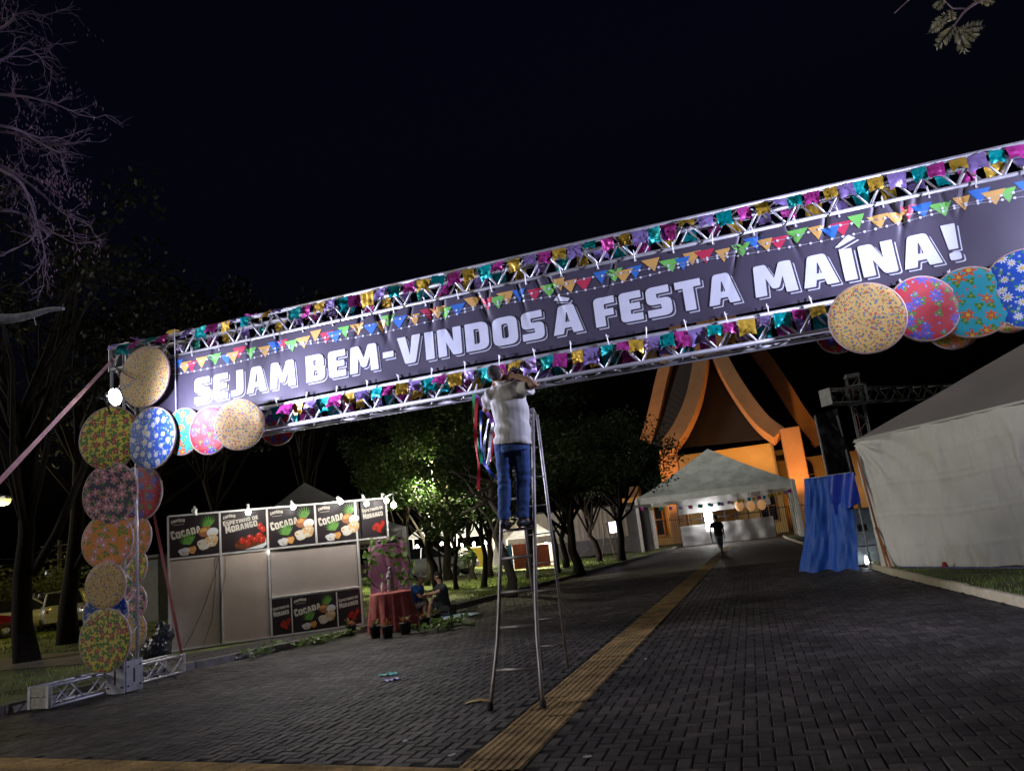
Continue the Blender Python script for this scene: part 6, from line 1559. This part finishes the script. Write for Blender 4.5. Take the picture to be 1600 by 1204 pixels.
def stall(label, px0, px1, pyt, pyb, D, panels, power):
    a, b = AT(px0, pyb, D), AT(px1, pyb-(px1-px0)*.11, D); a.z = b.z = LZ(a.x, a.y); t = thing('food_stall', label, 'stall', a, group='lit stalls behind the lawn')
    d = (b-a); ln = d.length; d.normalize(); n = Vector((-d.y, d.x, 0)); rz = math.atan2(d.y, d.x); z0 = a.z; zt2 = AT((px0+px1)/2, pyt, D).z
    m_ = (a+b)/2
    MB().box((m_.x+n.x*2.2, m_.y+n.y*2.2, z0+.6), (ln, .06, 1.2), rz).build('back_wall', mat('stall_back', (.42, .38, .32), .7), t)
    mb = MB(); q = [Vector((p.x, p.y, zt2)) for p in (a-n*.2, b-n*.2, b+n*2.4, a+n*2.4)]; pk_ = (q[0]+q[2])/2+Vector((0, 0, 1.0)); mb.add(q+[pk_], [(0, 1, 4), (1, 2, 4), (2, 3, 4), (3, 0, 4)]); mb.build('roof', CANVAS, t)
    for p in (a, b, b+n*2.2, a+n*2.2): MB().tube([(p.x, p.y, z0-.1), (p.x, p.y, zt2)], .04, 6).build('leg', WHITE, t)
    x = 0
    for (w, h, c) in panels:
        if c is not None:
            p = a+d*(x+w/2); MB().box((p.x, p.y, z0+h/2+.05), (w-.03, .05, h), rz).build('counter_panel', mat('panel_%02d%02d%02d' % tuple(int(v*99) for v in c), c, .5, var=.1), t)
        x += w
    for k in range(3):
        p = a.lerp(b, .18+.32*k)+n*.9+Vector((0, 0, zt2-z0-.45)); MB().ell(p, (.09, .09, .11), 10, 8).build('bulb', BULB, t, True); lamp('POINT', t, p-Vector((0, 0, .15)), power, WARMW, .1)
stall('lit white stall with a yellow panel behind the slim trees', 712, 772, 836, 886, SD_, [(.8, 1.0, (.75, .74, .7)), (.85, 1.1, (.6, .5, .04)), (1, .9, (.7, .7, .68))], 150)
stall('lit stall with blue and orange panels behind the ladder', 795, 872, 838, 893, SD_-4, [(.3, 1.25, (.15, .5, .78)), (1.0, 1.25, (.75, .2, .11)), (.9, 1.1, (.7, .18, .1))], 150)
stall('lit white stall at the left end of the row, behind the seated men', 640, 702, 838, 892, SD_-1, [(1.2, .8, (.6, .6, .58)), (1, .9, (.6, .6, .6))], 130)
fx = AT(695, 868, SD_-3); t = thing('display_balloon', 'red and yellow flame-shaped display at the left stall', 'display', (fx.x, fx.y, LZ(fx.x, fx.y)))
mb = MB(); mb.tube([Vector((fx.x, fx.y, LZ(fx.x, fx.y))), fx], .04, 6); mb.build('pole', WHITE, t)
for k, (dx, dz, r_, c) in enumerate(((0, .1, .42, (.6, .05, .02)), (-.2, .25, .25, (.7, .4, .03)), (.25, -.1, .22, (.7, .42, .03)), (.05, -.25, .2, (.65, .2, .03)))): MB().ell(fx+Vector((dx, -.1*k, dz)), (r_, r_*.5, r_*1.2), 12, 8).build('lobe', mat('flame%d' % k, c, .5), t, True)
# purple lit screen by the canopy
ps = AT(960, 823, 46); t = thing('lit_screen', 'small glowing pale purple screen left of the far canopy', 'screen', (ps.x, ps.y, .3)); MB().box(ps, (.62, .06, .66), .25).build('panel', mat('screen', (1, 1, 1), .4, emis=(.9, .75, 1), es=3.5), t); MB().tube([(ps.x, ps.y+.1, .2), ps+Vector((0, .08, 0))], .03, 6).build('stand', BLACK, t); lamp('POINT', t, ps+Vector((0, -.4, 0)), 45, (.75, .6, 1), .2)
gh = AT(960, 838, 49); t = thing('grey_stall', 'dark grey stall beside the glowing screen', 'stall', (gh.x, gh.y, .2)); MB().bbox((gh.x, gh.y+1.5, 1.6), (4.6, 2.5, 2.8), .05, .1).build('body', mat('grey_stall', (.12, .115, .12), .7), t); MB().bbox((gh.x, gh.y+1.4, 3.1), (5, 3, .15), .03, .1).build('roof', mat('grey_stall_roof', (.16, .16, .16), .7), t)
lean = AT(948, 845, 44); t = thing('trestle', 'folded pale trestle leaning beside the grey stall', 'trestle', lean); MB().tube([(lean.x-.35, lean.y, .35), (lean.x, lean.y+.3, 2.2)], .04, 5).tube([(lean.x+.35, lean.y, .35), (lean.x+.05, lean.y+.3, 2.2)], .04, 5).tube([(lean.x-.22, lean.y+.1, 1), (lean.x+.25, lean.y+.1, 1)], .03, 5).build('frame', PALEBARK, t)
# light pole among the trees with its lamp in the foliage
t = thing('lamp_post', 'lamp glowing yellow-green through the tree foliage', 'lamp', (tl.x, tl.y, .4)); MB().tube([(tl.x, tl.y, .3), tl], [.05, .035], 8).build('pole', BLACK, t); MB().ell(tl, (.13, .13, .16), 12, 8).build('globe', mat('warm_globe', (1, .95, .5), .4, emis=(1, .92, .4), es=3), t, True); lamp('SPOT', t, tl+Vector((0, -.2, -.2)), 3600, (1, .95, .6), .15, aim=tl+Vector((.1, -.4, -3)), angle=150, blend=.6); lamp('POINT', t, tl+Vector((0, -.25, 0)), 90, (1, .95, .5), .15)
sap = gb(733, 897, 31); t = thing('sapling', 'low leafy sapling on the lawn before the stalls', 'plant', sap); MB().tube([sap, sap+Vector((0, 0, 1.0))], .02, 5).build('stem', BARK, t); mb = MB(); make_leaf_block(mb, sap+Vector((0, 0, 1.1)), .45, 150, .14); mb.build('foliage', DLEAF, t)

# ================================================================== CARS
GLASS = mat('car_glass', (.015, .017, .02), .08, var=.05, spec=.8); TYRE = mat('tyre', (.02, .02, .02), .85); HL = mat('headlight_glass', (.6, .62, .65), .15); TL_ = mat('tail_light', (.25, .01, .01), .25)
def car(name, label, P, rz, paint, L=4.1, W=1.7, H=1.5, kind='hatch', group='cars parked on the left'):
    t = thing(name, label, 'car', P, rz, group)
    hw = W/2; n0 = {'hatch': [(-2.05, .55, .75), (-2.0, .35, .95), (-1.3, .25, 1.0), (.9, .25, .98), (1.75, .3, .82), (2.02, .38, .66)],
                    'van': [(-2.05, .5, .9), (-2.0, .35, 1.05), (-1.3, .25, 1.08), (1.2, .25, 1.08), (1.85, .3, .95), (2.03, .38, .75)]}[kind]
    k = L/4.1; rings = []
    for (x, z0, z1) in n0:
        e = .92 if abs(x) > 1.9 else 1.0; w = hw*e
        rings.append([(x*k, -w*.93, z0), (x*k, -w, (z0+z1)/2), (x*k, -w*.95, z1), (x*k, -w*.5, z1+.02), (x*k, w*.5, z1+.02), (x*k, w*.95, z1), (x*k, w, (z0+z1)/2), (x*k, w*.93, z0)])
    def skin(rings):
        m_ = len(rings[0]); vs = [p for r in rings for p in r]; fs = [(i*m_+q, i*m_+(q+1) % m_, (i+1)*m_+(q+1) % m_, (i+1)*m_+q) for i in range(len(rings)-1) for q in range(m_)]
        fs += [tuple(range(m_-1, -1, -1)), tuple((len(rings)-1)*m_+q for q in range(m_))]; return MB().add(vs, fs)
    body = local('body', skin(rings).mesh('body', paint, True), t)
    if kind == 'hatch': cab = [(-1.9, .98), (-1.55, H-.1), (-.6, H), (.25, H-.03), (1.0, .98)]
    else: cab = [(-1.98, 1.05), (-1.85, H-.08), (-.6, H), (.75, H-.05), (1.4, 1.06)]
    cab = [(x*k, z) for x, z in cab]; zb = cab[0][1]
    mb = MB(); pts = cab; n = len(pts); vs = []
    for sgn in (-1, 1): vs += [(x, sgn*hw*(.93 if z < zb+.1 else .76), z) for x, z in pts]
    fs = [tuple(range(n-1, -1, -1)), tuple(range(n, 2*n))]+[(i, i+1, n+i+1, n+i) for i in range(n-1)]
    local('cabin', mb.add(vs, fs).mesh('cabin', GLASS), body)
    mb = MB()
    for sgn in (-1, 1):
        for (x, z), (x2, z2) in ((pts[0], pts[1]), (pts[3], pts[4]), ((-.35*k, zb), (-.35*k, H-.02))):
            f = lambda zz: sgn*hw*(.93 if zz < zb+.1 else .765); mb.tube([(x, f(z), z), (x2, f(z2), z2)], .04, 5)
    vs = []
    for sgn in (-1, 1): vs += [(x, sgn*hw*.775, z+.015) for x, z in pts[1:4]]
    mb.add(vs, [(0, 1, 4, 3), (1, 2, 5, 4)]); local('roof_and_pillars', mb.mesh('roof_and_pillars', paint), body)
    for x in (-1.28*k, 1.3*k):
        for sgn in (-1, 1):
            w_ = local('wheel', MB().lathe([(.2, -.1), (.3, -.1), (.315, -.06), (.315, .06), (.3, .1), (.2, .1)], (x, sgn*(hw-.1), .315), 18, 'Y').mesh('wheel', TYRE, True), t); local('rim', MB().lathe([(0, -.02), (.08, -.05), (.2, -.03), (.21, 0), (.2, .03), (.08, .05), (0, .02)], (x, sgn*(hw-.07), .315), 12, 'Y').mesh('rim', STEEL, True), w_)
    for sgn in (-1, 1):
        local('headlight', MB().ell((1.9*k, sgn*hw*.72, .68), (.1, .17, .09), 10, 6).mesh('headlight', HL, True), t); local('tail_light', MB().ell((-2.0*k, sgn*hw*.78, .82), (.06, .12, .14), 10, 6).mesh('tail_light', TL_, True), t)
        local('mirror', MB().ell((.75*k, sgn*(hw+.08), zb+.02), (.07, .1, .07), 8, 6).mesh('mirror', paint, True), t)
    for x, xp in ((2.0*k, 2.07*k), (-2.02*k, -2.09*k)):
        local('bumper', MB().bbox((x, 0, .45), (.12, W*.9, .2), .03).mesh('bumper', paint), t); local('number_plate', MB().box((xp, 0, .47), (.01, .4, .12)).mesh('number_plate', WHITE), t)
    return t
def paint(n, c): return mat('paint_'+n, c, .25, .2, var=.05, coat=.6)
def cl(px, py, D): p = AT(px, py, D); return (p.x, p.y, LZ(p.x, p.y))
car('parked_car', 'white hatchback parked behind the leaning tree trunk', cl(48, 975, 33), R(35), paint('white', (.6, .6, .6)))
car('parked_car', 'silver estate car between the two dark tree trunks', cl(84, 972, 34), R(150), paint('silver', (.45, .46, .47)), kind='van', H=1.65)
car('parked_car', 'dark red car cut by the left edge of the picture', cl(-62, 982, 30), R(80), paint('red', (.18, .01, .015)))
car('parked_car', 'grey car right of the second tree trunk', cl(133, 955, 36), R(40), paint('grey', (.14, .15, .17)), kind='van', H=1.8, L=4.5)
car('parked_van', 'pale van far away between the arch post and the booth', cl(226, 940, 44), R(80), paint('white', (.6, .6, .6)), kind='van', H=2.0, L=4.6)
car('parked_car', 'silver car glimpsed behind the trees left of the stalls', cl(680, 886, 36), R(0), paint('silver', (.45, .46, .47)), L=4.0, group='cars by the stalls')
# kiosk, bag, poles, wires
kk_ = AT(246, 935, 27); t = thing('grey_kiosk', 'plain grey kiosk left of the booth', 'kiosk', (kk_.x, kk_.y, .1)); MB().bbox((kk_.x, kk_.y, 1.3), (1.6, 1.6, 2.4), .03).build('body', mat('kiosk_grey', (.2, .2, .18), .8), t); MB().bbox((kk_.x, kk_.y, 2.55), (1.8, 1.8, .1), .02).build('roof', mat('kiosk_roof', (.12, .12, .12), .8), t)
bg_ = AT(247, 1000, 14.6); mb = MB(); zb = LZ(bg_.x, bg_.y)
for (dx, dy, dz, r_) in ((0, 0, .22, .26), (.1, .05, .45, .2), (-.1, -.05, .18, .22), (.05, 0, .62, .1)): mb.ell((bg_.x+dx, bg_.y+dy, zb+dz), (r_, r_*.9, r_))
remesh(mb, 'refuse_bag', mat('black_film', (.025, .027, .03)), None, .025, 1, lambda p: .03*noise.noise(p*9)+.02*noise.noise(p*22)); tag(bpy.data.objects['refuse_bag'], 'bulging black refuse bag at the booth\'s left end', 'bag')
WOODP = mat('wooden_pole', (.16, .13, .08), .9, var=.3); WIRE = mat('wire', (.03, .03, .03), .6)
def pole(label, px, pyb, D, pyt, r=.13, arms=True):
    p = AT(px, pyb, D); top = AT(px, pyt, D); t = thing('utility_pole', label, 'pole', (p.x, p.y, 0), group='utility poles on the left'); MB().tube([(p.x, p.y, 0), (p.x, p.y, top.z)], [r*1.2, r*.8], 10).build('shaft', WOODP, t, True)
    if arms:
        for dz in (.3, 1.1): MB().bbox((p.x, p.y-.15, top.z-dz), (1.8, .1, .1), .01, .4).build('cross_arm', WOODP, t)
        MB().lathe([(0, 0), (.25, 0), (.25, .7), (.2, .78), (0, .8)], (p.x-.3, p.y-.35, top.z-2.4), 12).build('transformer', STEEL, t, True)
    return Vector((p.x, p.y, top.z))
u1 = pole('utility pole with cross arms and transformer above the yellow bush', 92, 935, 42, 842); u2_ = pole('plain olive pole at the far left', 30, 930, 40, 800, .16, False)
for k in range(4):
    a = u1+Vector((-.6+.4*k, -.1, -.3-.2*(k % 2))); b = AT(-60, 860+14*k, 30); c = AT(330, 880+6*k, 60); n = 14
    tag(MB().tube([a.lerp(b, i/n)-Vector((0, 0, .5*math.sin(math.pi*i/n))) for i in range(n+1)], .018, 4).build('overhead_wire', WIRE), '%s overhead wire running left from the transformer pole' % ('topmost', 'second', 'third', 'lowest')[k], 'wire', 'overhead wires on the left')
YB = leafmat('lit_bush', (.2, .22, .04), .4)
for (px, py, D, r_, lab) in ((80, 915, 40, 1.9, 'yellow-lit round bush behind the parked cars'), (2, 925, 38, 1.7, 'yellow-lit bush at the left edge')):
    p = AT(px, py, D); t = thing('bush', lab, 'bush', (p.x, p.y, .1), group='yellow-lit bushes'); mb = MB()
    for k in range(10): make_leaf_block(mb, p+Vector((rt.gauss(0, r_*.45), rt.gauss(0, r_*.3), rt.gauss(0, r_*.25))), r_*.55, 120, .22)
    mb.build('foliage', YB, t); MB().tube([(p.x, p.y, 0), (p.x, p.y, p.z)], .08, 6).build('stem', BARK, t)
# street lamps on the left
SOD = (1, .78, .16)
def street_lamp(label, px, py, D, power, c, es, pole_dx=-.8, r_=.22):
    p = AT(px, py, D); t = thing('street_lamp', label, 'lamp', (p.x+pole_dx, p.y, 0), group='street lamps in the left distance')
    MB().tube([(p.x+pole_dx, p.y, 0), (p.x+pole_dx, p.y, p.z+.2), (p.x+pole_dx*.5, p.y, p.z+.45), (p.x, p.y, p.z+.22)], [.08, .06, .04, .04], 8).build('pole', STEEL, t, True)
    MB().bbox((p.x, p.y, p.z+.14), (r_*2.4, r_*1.4, .12), .02).build('hood', STEEL, t); MB().ell(p+Vector((0, 0, .02)), (r_, r_*.7, r_*.5), 12, 8).build('bulb', mat('lit_'+label[:12].replace(' ', '_'), (1, 1, 1), .4, emis=c, es=es), t, True)
    lamp('POINT', t, p-Vector((0, .1, .25)), power, c, r_)
street_lamp('yellow sodium street lamp glaring at the left edge', 5, 784, 28, 420, SOD, 2.2, -1.0, .3); street_lamp('small white street lamp far away left of the booth', 227, 879, 60, 250, (.9, 1, .95), 25, -1.2, .2)
gl = AT(235, 921, 58); t = thing('traffic_light', 'green traffic light glowing far away left of the booth', 'traffic light', (gl.x, gl.y, 0)); MB().tube([(gl.x, gl.y+.2, 0), gl+Vector((0, .2, .4))], .05, 6).build('pole', STEEL, t); MB().bbox(gl+Vector((0, .1, .3)), (.35, .2, 1.0), .03).build('housing', BLACK, t); MB().ell(gl+Vector((0, -.05, 0)), (.2, .06, .2), 12, 8).build('green_lens', mat('green_lens', (.1, 1, .6), .4, emis=(.1, 1, .6), es=8), t, True)
lit = [o for o in bpy.data.objects if False]
finish_remesh()
